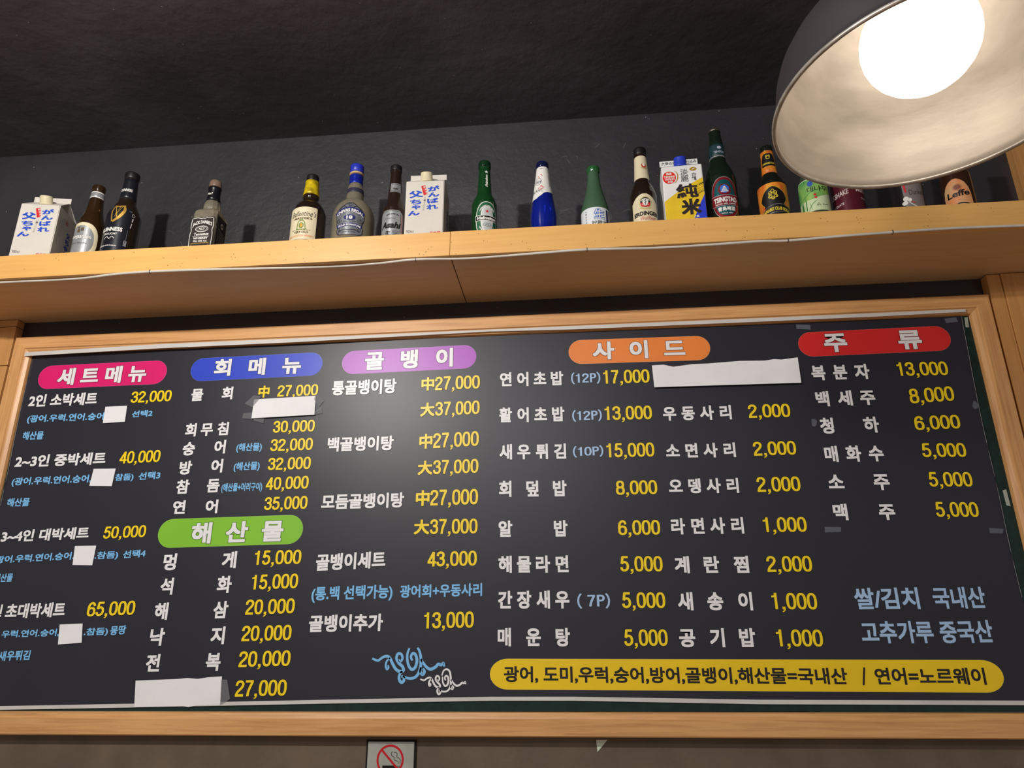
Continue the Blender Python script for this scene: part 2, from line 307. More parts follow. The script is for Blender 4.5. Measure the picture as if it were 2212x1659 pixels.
TEXTS = [
 ('H','세트메뉴',-1.3075,2.0489,-1.0692,2.0503,0.046,0.0477),
 ('H','회메뉴',-0.8937,2.0574,-0.6673,2.0557,0.0453,0.0478),
 ('H','해산물',-0.8947,1.6455,-0.6712,1.6475,0.0488,0.053),
 ('H','골뱅이',-0.5053,2.0571,-0.2834,2.0586,0.0491,0.0473),
 ('H','사이드',0.053,2.0615,0.2726,2.0597,0.0464,0.052),
 ('H','주류',0.5912,2.0576,0.8101,2.0571,0.0475,0.0523),
 ('w','2인 소박세트',-1.3711,1.9934,-1.1888,1.9939,0.0333,0),
 ('y','32,000',-1.0991,1.9953,-0.9934,1.9964,0.029,0),
 ('b','(광어.우럭.연어.숭어',-1.365,1.9528,-1.1618,1.9536,0.0192,0),
 ('b','선택2',-1.089,1.9568,-1.0355,1.9581,0.0171,0),
 ('b','해산물',-1.3671,1.9079,-1.3122,1.908,0.0215,0),
 ('w','2~3인 중박세트',-1.3713,1.8376,-1.1367,1.8403,0.031,0),
 ('y','40,000',-1.1012,1.8407,-0.998,1.8425,0.0296,0),
 ('b','(광어.우럭.연어.숭어,',-1.3686,1.7936,-1.1639,1.7967,0.0192,0),
 ('b','참돔)',-1.104,1.7988,-1.0574,1.7994,0.0168,0),
 ('b','선택3',-1.0448,1.799,-0.9905,1.8005,0.0186,0),
 ('b','해산물',-1.3689,1.7423,-1.3114,1.7424,0.0203,0),
 ('w','3~4인 대박세트',-1.3641,1.6568,-1.1449,1.6624,0.0283,0),
 ('y','50,000',-1.1085,1.6617,-1.0044,1.6639,0.0273,0),
 ('b','(광어.우럭.연어.숭어.',-1.3726,1.6082,-1.171,1.6152,0.0176,0),
 ('b','.참돔)',-1.1201,1.615,-1.063,1.6164,0.0167,0),
 ('b','선택4',-1.0515,1.6156,-0.9967,1.618,0.0176,0),
 ('b','해산물',-1.3586,1.5658,-1.3131,1.5672,0.019,0),
 ('w','인',-1.3458,1.4885,-1.3215,1.4896,0.0269,0),
 ('w','초대박세트',-1.3125,1.485,-1.1685,1.4879,0.0324,0),
 ('y','65,000',-1.1151,1.4884,-1.0014,1.4911,0.0304,0),
 ('b','우럭.연어.숭어,',-1.3108,1.4436,-1.1719,1.4468,0.0159,0),
 ('b','.참돔)',-1.1133,1.4473,-1.0566,1.4491,0.0157,0),
 ('b','몽땅',-1.0515,1.4475,-1.015,1.4498,0.0194,0),
 ('b','새우튀김',-1.3071,1.3945,-1.2317,1.3967,0.0209,0),
 ('w','물회',-0.9417,1.9934,-0.8338,1.9952,0.0331,0.0304),
 ('y','中',-0.7694,1.9966,-0.7415,1.9967,0.0309,0),
 ('y','27,000',-0.7212,1.9979,-0.6185,1.9979,0.0285,0),
 ('w','회무침',-0.9453,1.9029,-0.8331,1.9038,0.0335,0.0306),
 ('y','30,000',-0.7226,1.9062,-0.6192,1.9065,0.029,0),
 ('w','숭어',-0.9438,1.8555,-0.8347,1.8584,0.0339,0.0311),
 ('b','(해산물)',-0.8089,1.8624,-0.7453,1.863,0.0199,0),
 ('y','32,000',-0.7244,1.8606,-0.62,1.8611,0.0293,0),
 ('w','방어',-0.9449,1.8089,-0.836,1.812,0.0333,0.0309),
 ('b','(해산물)',-0.8096,1.8152,-0.7455,1.8167,0.0203,0),
 ('y','32,000',-0.7256,1.8147,-0.621,1.8151,0.0292,0),
 ('w','참돔',-0.9456,1.7631,-0.8385,1.7651,0.0335,0.032),
 ('b','(해산물+머리구이)',-0.8336,1.7657,-0.7338,1.766,0.0199,0),
 ('y','40,000',-0.7258,1.7672,-0.6222,1.7685,0.03,0),
 ('w','연어',-0.9469,1.7151,-0.8362,1.7151,0.0325,0.0307),
 ('y','35,000',-0.7242,1.7202,-0.6208,1.7213,0.0298,0),
 ('w','멍게',-0.9515,1.5867,-0.7763,1.5897,0.0377,0.0337),
 ('y','15,000',-0.7336,1.5962,-0.6243,1.5972,0.0312,0),
 ('w','석화',-0.9506,1.533,-0.781,1.5359,0.0373,0.034),
 ('y','15,000',-0.7343,1.5423,-0.6269,1.5442,0.0316,0),
 ('w','해삼',-0.9551,1.479,-0.7824,1.4813,0.0372,0.034),
 ('y','20,000',-0.7424,1.4887,-0.6296,1.4908,0.0315,0),
 ('w','낙지',-0.9558,1.4246,-0.7822,1.4273,0.0369,0.0337),
 ('y','20,000',-0.7445,1.4332,-0.6317,1.4349,0.0316,0),
 ('w','전복',-0.9566,1.3705,-0.7856,1.373,0.037,0.0332),
 ('y','20,000',-0.7448,1.3803,-0.6289,1.3823,0.0316,0),
 ('y','27,000',-0.7455,1.3213,-0.6316,1.3233,0.0317,0),
 ('w','통골뱅이탕',-0.5837,1.9952,-0.4234,1.9956,0.0383,0),
 ('y','中27,000',-0.3619,1.9997,-0.2193,2.0001,0.0338,0),
 ('y','大37,000',-0.3627,1.9351,-0.2195,1.9364,0.0335,0),
 ('w','백골뱅이탕',-0.5836,1.8548,-0.4238,1.8547,0.0354,0),
 ('y','中27,000',-0.362,1.8559,-0.2209,1.8592,0.0353,0),
 ('y','大37,000',-0.3637,1.7941,-0.2213,1.7953,0.0326,0),
 ('w','모듬골뱅이탕',-0.5871,1.7182,-0.393,1.7192,0.035,0),
 ('y','中27,000',-0.3654,1.7223,-0.2216,1.7225,0.0352,0),
 ('y','大37,000',-0.3675,1.6579,-0.2221,1.6575,0.0327,0),
 ('w','골뱅이세트',-0.5888,1.5804,-0.4295,1.5856,0.037,0),
 ('y','43,000',-0.3343,1.5865,-0.2232,1.5874,0.032,0),
 ('b','(통.백 선택가능)',-0.5933,1.5167,-0.41,1.5201,0.0296,0),
 ('b','광어회+우동사리',-0.3932,1.5205,-0.211,1.5226,0.0271,0),
 ('w','골뱅이추가',-0.5937,1.4502,-0.4283,1.4521,0.036,0),
 ('y','13,000',-0.3374,1.4563,-0.2285,1.4576,0.0332,0),
 ('w','연어초밥',-0.172,2.0027,-0.0189,2.0001,0.036,0.0303),
 ('c','(12P)',-0.0008,2.0016,0.0682,2.0008,0.0302,0),
 ('y','17,000',0.0751,2.0005,0.1834,1.9996,0.0331,0),
 ('w','활어초밥',-0.1728,1.9135,-0.0186,1.9109,0.0367,0.0304),
 ('c','(12P)',-0.0012,1.9092,0.0672,1.9091,0.0288,0),
 ('y','13,000',0.0741,1.9113,0.1826,1.9101,0.0327,0),
 ('w','우동사리',0.2069,1.9051,0.3652,1.9033,0.0345,0.0315),
 ('y','2,000',0.4001,1.9056,0.4933,1.9049,0.0313,0),
 ('w','새우튀김',-0.1729,1.8246,-0.017,1.8219,0.0365,0.0305),
 ('c','(10P)',-0.0025,1.8242,0.0665,1.8246,0.0272,0),
 ('y','15,000',0.0737,1.8227,0.1819,1.822,0.0326,0),
 ('w','소면사리',0.2071,1.8172,0.3649,1.8151,0.034,0.0316),
 ('y','2,000',0.4011,1.8174,0.4946,1.8174,0.0313,0),
 ('w','회덮밥',-0.1748,1.738,-0.0198,1.7354,0.037,0.0308),
 ('y','8,000',0.0906,1.7367,0.1822,1.7362,0.0315,0),
 ('w','오뎅사리',0.2074,1.7366,0.3631,1.7345,0.0335,0.0314),
 ('y','2,000',0.3996,1.7359,0.493,1.7353,0.0326,0),
 ('w','알밥',-0.1749,1.6485,-0.0201,1.6466,0.036,0.0312),
 ('y','6,000',0.0905,1.6478,0.182,1.647,0.0319,0),
 ('w','라면사리',0.2051,1.6466,0.3643,1.6458,0.0355,0.0321),
 ('y','1,000',0.4027,1.6482,0.4942,1.6474,0.0314,0),
 ('w','해물라면',-0.1759,1.5708,-0.0195,1.5692,0.0367,0.0313),
 ('y','5,000',0.0903,1.5701,0.1815,1.5688,0.0322,0),
 ('w','계란찜',0.2064,1.5645,0.3636,1.5629,0.0359,0.0324),
 ('y','2,000',0.4003,1.5648,0.4938,1.5641,0.0324,0),
 ('w','간장새우',-0.176,1.4953,-0.0213,1.4947,0.0374,0.0311),
 ('c','( 7P)',-0.0048,1.4939,0.0649,1.4938,0.0316,0),
 ('y','5,000',0.0901,1.4945,0.1814,1.4935,0.032,0),
 ('w','새송이',0.2069,1.4886,0.364,1.487,0.0371,0.0329),
 ('y','1,000',0.4016,1.489,0.4934,1.4875,0.0329,0),
 ('w','매운탕',-0.1783,1.4195,-0.0224,1.4181,0.0372,0.0313),
 ('y','5,000',0.09,1.4189,0.1807,1.4183,0.0324,0),
 ('w','공기밥',0.2045,1.4153,0.36,1.4145,0.0375,0.033),
 ('y','1,000',0.402,1.4162,0.4947,1.4151,0.0328,0),
 ('w','복분자',0.5519,1.9898,0.6817,1.9888,0.0372,0.0328),
 ('y','13,000',0.7432,1.9937,0.8534,1.9916,0.0328,0),
 ('w','백세주',0.5518,1.9268,0.6838,1.927,0.0363,0.0329),
 ('y','8,000',0.7581,1.9271,0.8547,1.9307,0.0342,0),
 ('w','청하',0.5524,1.8628,0.6814,1.8621,0.0374,0.033),
 ('y','6,000',0.7576,1.8652,0.8545,1.8662,0.0316,0),
 ('w','매화수',0.5522,1.7983,0.6805,1.7966,0.0367,0.0325),
 ('y','5,000',0.7615,1.8038,0.8539,1.8019,0.0309,0),
 ('w','소주',0.5527,1.7355,0.6816,1.7329,0.0349,0.0333),
 ('y','5,000',0.7637,1.7387,0.8535,1.7365,0.0314,0),
 ('w','맥주',0.5519,1.6704,0.6821,1.6685,0.0356,0.0336),
 ('y','5,000',0.7654,1.6737,0.8526,1.6714,0.0313,0),
 ('c','쌀/김치',0.5696,1.4866,0.6982,1.4865,0.043,0),
 ('c','국내산',0.7258,1.4867,0.8282,1.4864,0.0426,0),
 ('c','고추가루',0.5726,1.4205,0.7138,1.4204,0.0429,0),
 ('c','중국산',0.7264,1.4196,0.8286,1.4206,0.0437,0),
 ('K','광어, 도미,우럭,숭어,방어,골뱅이,해산물=국내산',-0.1638,1.349,0.5319,1.3433,0.0311,0),
 ('K','/',0.5595,1.3421,0.5694,1.3421,0.0331,0),
 ('K','연어=노르웨이',0.5857,1.3428,0.7971,1.3423,0.0316,0),
]
PILLS = [('pink', (-1.3594, 2.0721), (-1.0171, 2.0746), 0.0619), ('blue', (-0.9526, 2.0766), (-0.6138, 2.0802), 0.06), ('green', (-0.9733, 1.6707), (-0.6271, 1.6748), 0.0648), ('purple', (-0.5628, 2.0796), (-0.2295, 2.0834), 0.0598), ('orange', (-0.0036, 2.0839), (0.3294, 2.0814), 0.0604), ('red', (0.5339, 2.0794), (0.8737, 2.082), 0.0601), ('yellow', (-0.1926, 1.3648), (0.8308, 1.3579), 0.0586)]
Q = {
 'sheet_left': [(-1.4066,2.1309),(-1.3993,2.0747),(-1.3901,1.9759),(-1.3881,1.9035),(-1.3856,1.8246),(-1.3855,1.7454)],
 'sheet_right': [(0.9101,2.1392),(0.9069,2.0409),(0.9031,1.9344),(0.9015,1.8347),(0.9022,1.7314),(0.8999,1.6032),(0.901,1.5075)],
 'bot_up': [(-1.2784,1.302),(-0.9061,1.3082),(-0.5474,1.3149),(-0.1915,1.3209),(-0.0185,1.3209),(0.3536,1.3152),(0.8594,1.3136)],
 'bot_lo': [(-1.2766,1.2945),(-0.905,1.3008),(-0.5468,1.3075),(-0.1915,1.3132),(-0.0188,1.3133),(0.3527,1.307),(0.8575,1.3055)],
 'top_up': [(-1.4095,2.1382),(-1.0384,2.1452),(-0.6852,2.1451),(-0.1932,2.1509),(0.0109,2.1463),(0.4506,2.1456),(0.7267,2.146),(0.914,2.1481)],
 'top_lo': [(-1.4084,2.1279),(-1.0366,2.1337),(-0.6842,2.1347),(-0.1932,2.141),(0.0106,2.1372),(0.4495,2.1366),(0.7252,2.1371),(0.9132,2.1393)],
 'papers': [[(-0.7774,1.9429),(-0.6208,1.9469),(-0.6224,1.9961),(-0.7782,1.9924)],[(-0.9676,1.3002),(-0.9209,1.3014),(-0.8579,1.3023),(-0.846,1.3006),(-0.8282,1.3035),(-0.7747,1.305),(-0.7781,1.3616),(-0.7996,1.3605),(-0.8128,1.3593),(-0.8325,1.3567),(-0.8562,1.3585),(-0.8794,1.3565),(-0.9734,1.3534)],[(0.1919,1.9851),(0.3548,1.9843),(0.5249,1.9832),(0.527,2.0478),(0.4899,2.0438),(0.4735,2.0456),(0.4514,2.0429),(0.3947,2.0445),(0.3201,2.041),(0.2862,2.041),(0.2399,2.0362),(0.2182,2.0423),(0.1908,2.0416)],[(-1.16,1.9441),(-1.1031,1.946),(-1.1055,1.9878),(-1.1624,1.9872)],[(-1.1651,1.7878),(-1.1079,1.7857),(-1.1064,1.8286),(-1.1628,1.8297)],[(-1.1702,1.6025),(-1.1214,1.6011),(-1.121,1.6458),(-1.1736,1.646)],[(-1.1685,1.4289),(-1.1131,1.4323),(-1.1202,1.4732),(-1.1746,1.4714)]],
 'tapes': [[(0.5338,2.1198),(0.5659,2.1167),(0.5667,2.1287),(0.5348,2.1311)],[(0.8718,2.1186),(0.8989,2.1206),(0.8964,2.1323),(0.8701,2.1299)],[(0.5363,1.8821),(0.5413,1.88),(0.5462,1.8832),(0.5489,1.8929),(0.5451,1.8978),(0.5372,1.8981)],[(0.8876,1.9163),(0.8912,1.9092),(0.8983,1.9104),(0.9011,1.9187),(0.8975,1.9272),(0.8927,1.9288)],[(0.5301,1.6448),(0.5638,1.6454),(0.5654,1.6556),(0.5311,1.657)],[(0.8651,1.6372),(0.8908,1.636),(0.8945,1.6454),(0.8659,1.6484)]],
 'tapes_green': [[(0.9144,2.1074),(0.9215,2.1071),(0.9235,2.1325),(0.9166,2.1322)],[(0.9127,1.695),(0.9207,1.6931),(0.9197,1.7295),(0.9119,1.7272)]],
 'tapes_clear': [[(-0.8001,1.9819),(-0.7796,1.9717),(-0.7603,1.9986),(-0.7794,2.0027)],[(-0.8023,1.9445),(-0.7743,1.9417),(-0.7754,1.9585),(-0.8002,1.9575)],[(-0.77,1.9368),(-0.7472,1.9305),(-0.7463,1.9419),(-0.7764,1.9444)],[(-0.626,1.9869),(-0.6117,1.9684),(-0.601,1.9815),(-0.6224,1.9999)],[(-0.6209,1.9476),(-0.6012,1.9517),(-0.606,1.9656),(-0.6222,1.9551)],[(-0.7749,1.3039),(-0.7542,1.3169),(-0.7656,1.3551),(-0.7789,1.3551)]],
 'swirl_blue': [[(-0.4478,1.3967),(-0.4427,1.3942),(-0.4344,1.3924),(-0.4258,1.3981),(-0.4167,1.401),(-0.4093,1.3971),(-0.4029,1.386),(-0.3952,1.3749),(-0.3858,1.3701),(-0.3788,1.3724),(-0.381,1.3799),(-0.3892,1.3868),(-0.3949,1.3964),(-0.392,1.4055),(-0.3847,1.4045),(-0.3818,1.3964),(-0.386,1.3898),(-0.3902,1.394)],[(-0.4084,1.3977),(-0.4156,1.3911),(-0.4177,1.3815),(-0.4148,1.3749),(-0.4113,1.3779),(-0.4129,1.383)],[(-0.381,1.371),(-0.3862,1.365),(-0.3875,1.3562),(-0.3826,1.3488),(-0.3769,1.3523),(-0.3779,1.36),(-0.3828,1.36)],[(-0.3796,1.3612),(-0.3674,1.3567),(-0.3545,1.3581),(-0.3461,1.3664),(-0.342,1.3798),(-0.342,1.3977),(-0.3457,1.4113),(-0.3502,1.4173)],[(-0.3675,1.4168),(-0.3716,1.4039),(-0.3695,1.3858),(-0.3616,1.3745),(-0.3536,1.3783),(-0.3502,1.3917),(-0.3539,1.4038),(-0.3605,1.4059),(-0.3635,1.3987),(-0.36,1.3918)],[(-0.3419,1.3947),(-0.336,1.3866),(-0.3283,1.3782),(-0.3201,1.3746),(-0.3099,1.3788),(-0.3036,1.3847),(-0.298,1.3826),(-0.2929,1.387),(-0.2911,1.3796)],[(-0.3413,1.3783),(-0.3416,1.3694),(-0.3369,1.364),(-0.3332,1.3699),(-0.3367,1.3759)]],
 'swirl_white': [[(-0.3415,1.3554),(-0.3384,1.3539),(-0.3332,1.3528),(-0.3279,1.3563),(-0.3222,1.3582),(-0.3177,1.3557),(-0.3138,1.3489),(-0.3092,1.342),(-0.3035,1.3391),(-0.2991,1.3405),(-0.3004,1.3452),(-0.3053,1.3494),(-0.3088,1.3553),(-0.3069,1.3609),(-0.3024,1.3603),(-0.3006,1.3553),(-0.3034,1.3513),(-0.3059,1.3539)],[(-0.3171,1.3561),(-0.3216,1.352),(-0.3231,1.3461),(-0.3213,1.3421),(-0.3192,1.3439),(-0.3201,1.347)],[(-0.3004,1.3396),(-0.3038,1.336),(-0.3046,1.3305),(-0.3017,1.3259),(-0.2981,1.3281),(-0.2986,1.3328),(-0.3017,1.3328)],[(-0.2997,1.3336),(-0.2922,1.3308),(-0.2841,1.3317),(-0.2788,1.3368),(-0.2762,1.3451),(-0.2769,1.3603),(-0.2797,1.3707),(-0.2862,1.3745),(-0.2925,1.3707),(-0.2955,1.3618)],[(-0.2943,1.3599),(-0.2932,1.3488),(-0.2884,1.3418),(-0.2834,1.3442),(-0.2812,1.3525),(-0.2833,1.3599),(-0.2874,1.3612),(-0.2893,1.3568),(-0.2872,1.3525)],[(-0.2759,1.3543),(-0.2724,1.3494),(-0.2677,1.3442),(-0.2626,1.342),(-0.2562,1.3445),(-0.2522,1.3482),(-0.2488,1.3469),(-0.2456,1.3497),(-0.2446,1.3451)],[(-0.2757,1.3442),(-0.276,1.3387),(-0.2731,1.3354),(-0.2708,1.339),(-0.2729,1.3427)]],
 'sign': [(-0.4495,1.1852),(-0.3518,1.1859),(-0.3515,1.2343),(-0.4496,1.2337)],
 'sign_ring': [(-0.4011,1.2006),(-0.4297,1.2004),(-0.3725,1.2008),(-0.4023,1.2259)],
 'smoke': [[(-0.3961,1.2161),(-0.399,1.213),(-0.3988,1.2095),(-0.3956,1.2068),(-0.3929,1.2053),(-0.3928,1.2022),(-0.39,1.1995),(-0.3856,1.1984),(-0.3839,1.1961),(-0.384,1.193)],[(-0.3938,1.2142),(-0.3898,1.2145),(-0.3866,1.2115),(-0.3877,1.2069),(-0.3841,1.205),(-0.3805,1.2019),(-0.3796,1.1977),(-0.3805,1.193)],[(-0.4158,1.1889),(-0.3856,1.1891)],[(-0.3841,1.1915),(-0.3839,1.1869)],[(-0.3816,1.1915),(-0.3814,1.1869)]],
 'tri': [(0.025,1.2163),(0.0465,1.2392),(0.0235,1.2391)],
 'dots': [(0.2445,1.3049)],
 'cable': [(-1.3978,1.3962),(-1.3245,1.392),(-1.2208,1.3935),(-1.1218,1.3923),(-1.029,1.3814),(-0.9483,1.3786),(-0.8333,1.3817),(-0.6953,1.3895),(-0.5906,1.3952),(-0.5055,1.3975),(-0.4193,1.3936),(-0.3344,1.3856),(-0.2297,1.3923),(-0.148,1.3904),(-0.0457,1.3848),(0.0438,1.3812),(0.1953,1.3889),(0.3119,1.3874),(0.4071,1.3838),(0.4694,1.3872),(0.5802,1.3797),(0.6785,1.3749),(0.7941,1.3713),(0.925,1.3748),(1.0107,1.3783)],
 'clips': [(-0.9483,1.3786),(-0.3344,1.3856),(0.0438,1.3812),(0.6785,1.3749),(0.4694,1.3872)],
 'frame': [(-1.4337,0.732),(0.9708,0.7311),(-1.4378,0.5627),(0.9731,0.4021),(-1.2526,-0.2037),(0.8359,-0.2028)],
}
# ---------------------------------------------------------------- materials of the place
M_BLACK = paint_black('black_wall_paint', (48, 47, 51), 60, .22, .46)
M_CEIL = paint_black('black_ceiling_paint', (68, 65, 71), 30, .30, .5)
M_LOW = mat('grey_brown_render', (108, 94, 78), rough=.6, noise=.25, nscale=9, bump=.15, bscale=120)
M_FLOOR = mat('brown_floor', (178, 146, 116), rough=.5, noise=.2, nscale=6)
M_SHELF = wood('shelf_maple', (236, 184, 108), (212, 152, 82), specks=1, rough=.34, contrast=.35)
M_UNDER = wood('shelf_underside', (218, 180, 132), (192, 152, 104), specks=0, rough=.45, contrast=.3)
M_FRAME = wood('frame_pine', (226, 172, 112), (176, 118, 68), rough=.4, ring=1.6, contrast=.6)
M_FRAMEZ = wood('frame_pine_upright', (226, 172, 112), (176, 118, 68), along='z', rough=.4, ring=1.6, contrast=.6)
M_PANEL = wood('column_veneer', (205, 150, 88), (160, 108, 58), along='z', rough=.45, contrast=.4)
M_GAP = mat('dark_gap', (28, 16, 10), rough=.9)
YW = 1.625

# ---------------------------------------------------------------- room
struct(box('floor', (-3.2, -3, -.05), (2.6, YW, 0), M_FLOOR))
struct(box('ceiling', (-3.2, -3, EYE+1.325), (2.6, YW+.1, EYE+1.4), M_CEIL))
struct(box('wall_back', (-3.2, YW, EYE-.17), (2.6, YW+.1, EYE+1.325), M_BLACK))
struct(box('wall_lower', (-3.2, YW, 0), (2.6, YW+.1, EYE-.17), M_LOW))
sr = random.Random(3); sc_ = []
for px, pz, n in ((-.86, .93, 10), (-.60, .98, 4), (-.50, 1.10, 3), (-.28, .98, 4), (.02, 1.04, 5), (.16, 1.02, 9), (.62, 1.05, 3), (-1.0, 1.0, 5), (.1, 1.2, 5)):
    for i in range(n):
        x = px+sr.uniform(-.1, .1); z = EYE+pz+sr.uniform(-.035, .05); l = sr.uniform(.006, .022); a = sr.uniform(0, PI); q = sr.uniform(-.6, .6)
        sc_.append(ribbon([(x, z), (x+l*math.cos(a), z+l*math.sin(a)), (x+l*1.7*math.cos(a+q), z+l*1.7*math.sin(a+q))], sr.uniform(.0005, .0011), .8))
o = slab(merge(sc_), lambda u, v, h: (u, YW-h, v), .0006, 'paint_scratch', mat('cobweb_grey', (118, 114, 112), rough=.8), bpy.data.objects['wall_back']); o['kind'] = 'stuff'
t1 = thing('trim_1', '', ''); del t1['label']; del t1['category']; struct(t1)
for z0, z1 in ((1.0, 2.1045), (2.1065, 2.2135), (2.2155, 2.2335)):
    box('panel', (-1.95, 1.6, z0), (-1.4445, YW, z1), M_PANEL, t1, bevel=.0008)
t2 = thing('trim_2', '', ''); del t2['label']; del t2['category']; struct(t2)
box('panel', (.9785, 1.600, .6), (1.0085, YW, EYE+.7825), M_PANEL, t2, bevel=.0008)
box('panel', (1.010, 1.597, .6), (2.10, YW, EYE+.7825), M_PANEL, t2, bevel=.0008)
t3 = thing('trim_3', '', ''); del t3['label']; del t3['category']; struct(t3)
box('panel', (1.113, 1.600, EYE+.8446), (2.10, YW, EYE+1.325), M_PANEL, t3, bevel=.001)

# ---------------------------------------------------------------- shelf
ZT, ZB, YF = EYE+.8437, EYE+.7835, 1.38
sh = thing('wall_shelf', 'long light maple shelf over the menu board carrying the bottles and cartons', 'shelf', (0, YF, ZB))
def L(lo): return (lo[0], lo[1]-YF, lo[2]-ZB)
for a, b in ((-1.95, -.2575), (-.2568, 2.10)):
    box('front_board', L((a, YF, ZB)), L((b, YF+.016, ZT)), M_SHELF, sh, bevel=.0008)
for a, b in ((-1.95, -.2585), (-.2560, 2.10)):
    box('bottom_panel', L((a, YF+.0165, ZB+.0015)), L((b, YW, ZB+.012)), M_UNDER, sh)
    box('top_panel', L((a, YF+.0165, ZT-.018)), L((b, YW, ZT)), M_SHELF, sh)
box('batten', L((-1.95, YF+.018, ZB+.0125)), L((2.10, YF+.05, ZT-.0185)), M_GAP, sh)

# ---------------------------------------------------------------- cable under the shelf
M_CABLE = mat('white_cable_sheath', (214, 208, 196), rough=.45, noise=.12, nscale=30)
cb = thing('power_cable', 'thin white cable clipped along the underside of the wooden shelf', 'cable', (0, 0, ZB))
cp = smooth_line([(x, y, -.0028) for x, y in Q['cable']], 6)
tube('cable_run', cp, .0031, M_CABLE, cb)
for x, y in Q['clips']:
    box('cable_clip', (x-.0007, y-.0036, -.0063), (x+.0007, y+.0036, .0012), mat('steel_clip', (90, 84, 76), rough=.4, metal=.6), cb)

# ---------------------------------------------------------------- framed board
bd = thing('menu_board', 'wide pine-framed dark green board under the shelf that carries the menu', 'board', (0, 1.62, EYE-.2035))
FX0, FX1, FZ0, FZ1 = -1.436, .972, EYE-.2035, EYE+.7315
prof = [(0, 1.620), (0, 1.598), (.0025, 1.5955), (.0315, 1.5950), (.0335, 1.5985), (.0365, 1.5995), (.044, 1.6035), (.0455, 1.610), (.0455, 1.620)]
def rail(corners, m):     # corners: outer points and inward directions, mitred
    V = []; F = []
    for (x, z), (dx, dz) in corners:
        for d, y in prof: V.append((x+dx*d, y-1.62, z+dz*d-FZ0))
    n = len(prof)
    for i in range(n):
        k = (i+1) % n; F.append((i, k, n+k, n+i))
    F += [tuple(range(n)), tuple(range(2*n-1, n-1, -1))]
    o = link('frame_rail', V, F, m, bd)
    bm = bmesh.new(); bm.from_mesh(o.data); bmesh.ops.recalc_face_normals(bm, faces=bm.faces); bm.to_mesh(o.data); bm.free()
c00, c10, c11, c01 = ((FX0, FZ0), (1, 1)), ((FX1, FZ0), (-1, 1)), ((FX1, FZ1), (-1, -1)), ((FX0, FZ1), (1, -1))
rail((c00, c10), M_FRAME); rail((c01, c11), M_FRAME); rail((c00, c01), M_FRAMEZ); rail((c10, c11), M_FRAMEZ)
M_GREEN = mat('green_chalkboard', (16, 46, 42), rough=.35, noise=.35, nscale=60)
box('backing_panel', (FX0+.02, -.0065, .02), (FX1-.02, -.001, FZ1-FZ0-.02), M_GREEN, bd)

# ---------------------------------------------------------------- printed banner
YBAN = 1.611
def onboard(dy=0.0): return lambda u, v, h: (u, YBAN-dy-h, v)
def board_local(root): 
    ox, oy, oz = root.location
    return lambda u, v, h: (u-ox, YBAN-h-oy, v-oz)
ban = thing('menu_banner', 'black printed vinyl menu banner with coloured section headings hung in the wooden frame', 'banner', (0, YBAN, EYE-.17))
fb = board_local(ban)
M_VINYL = mat('black_vinyl', (42, 42, 52), rough=.40, spec=.5, noise=.12, nscale=3, bump=.05, bscale=14)
M_HEM = mat('white_hem', (214, 212, 208), rough=.5, noise=.1, nscale=12)
def shade(name, rgb): return mat('type_'+name, rgb, rough=.38)
M_TW, M_TY, M_TB, M_TC, M_TK, M_TH = shade('white', (238, 238, 240)), shade('yellow', (252, 218, 30)), shade('blue', (128, 194, 244)), shade('pale_blue', (168, 200, 236)), shade('dark', (34, 30, 30)), shade('heading_white', (236, 236, 238))
M_EDGE = mat('print_outline', (12, 12, 14), rough=.5)
left = [(-1.3895, 2.135)]+[(max(x, -1.3895), z) for x, z in Q['sheet_left'][1:] if z < 2.13]+[(-1.3855, 1.50), (-1.384, 1.285)]
right = [(x, min(z, 2.134)) for x, z in reversed(Q['sheet_right'])]
bot = [(x, max(z, 1.2928)) for x, z in [(-1.384, 1.29)]+Q['bot_lo']+[(.905, 1.3050)]]
top = Q['top_lo']
ring_pts = bot + [(.9005, 1.45)] + right + [(.8898, 2.1345)] + [(x, min(z+.002, 2.135)) for x, z in list(reversed(top))[1:-1]] + left[:-1]
n = len(ring_pts); V = [fb(x, z, 0) for x, z in ring_pts]+[fb(x, z, -.0008) for x, z in ring_pts]
link('sheet', V, [tuple(range(n)), tuple(range(2*n-1, n-1, -1))]+[(i, i+n, (i+1) % n+n, (i+1) % n) for i in range(n)], M_VINYL, ban)
def hem(name, up, lo, h, t):
    k = len(up); V = [fb(x, z, h) for x, z in up]+[fb(x, z, h) for x, z in lo]+[fb(x, z, h-t) for x, z in up]+[fb(x, z, h-t) for x, z in lo]; F = []
    for i in range(k-1):
        F += [(i, i+1, k+i+1, k+i), (i, 2*k+i, 2*k+i+1, i+1), (k+i, k+i+1, 3*k+i+1, 3*k+i)]
    F += [(0, k, 3*k, 2*k), (k-1, 3*k-1, 4*k-1, 2*k-1)]
    return link(name, V, F, M_HEM, ban)
hem('bottom_hem', [(-1.384, 1.3000)]+Q['bot_up']+[(.905, 1.3145)], [(-1.384, 1.2928)]+Q['bot_lo']+[(.905, 1.306)], .0009, .0006)
hem('top_hem', [(max(x, -1.4005), min(z, 2.1462)) for x, z in Q['top_up']], [(max(x, -1.4005), z) for x, z in Q['top_lo']], .0146, .001)
M_LINE = mat('pale_edge_line', (120, 120, 124), rough=.5)
tube('edge_piping', [fb(x-.0012, z, .0009) for x, z in smooth_line([(x, min(z, 2.133)) for x, z in Q['sheet_right']], 4)], .0007, M_LINE, ban, seg=5)
tube('edge_piping', [fb(max(x+.0012, -1.3885), z, .0009) for x, z in smooth_line(Q['sheet_left'][1:], 4)], .0007, M_LINE, ban, seg=5)

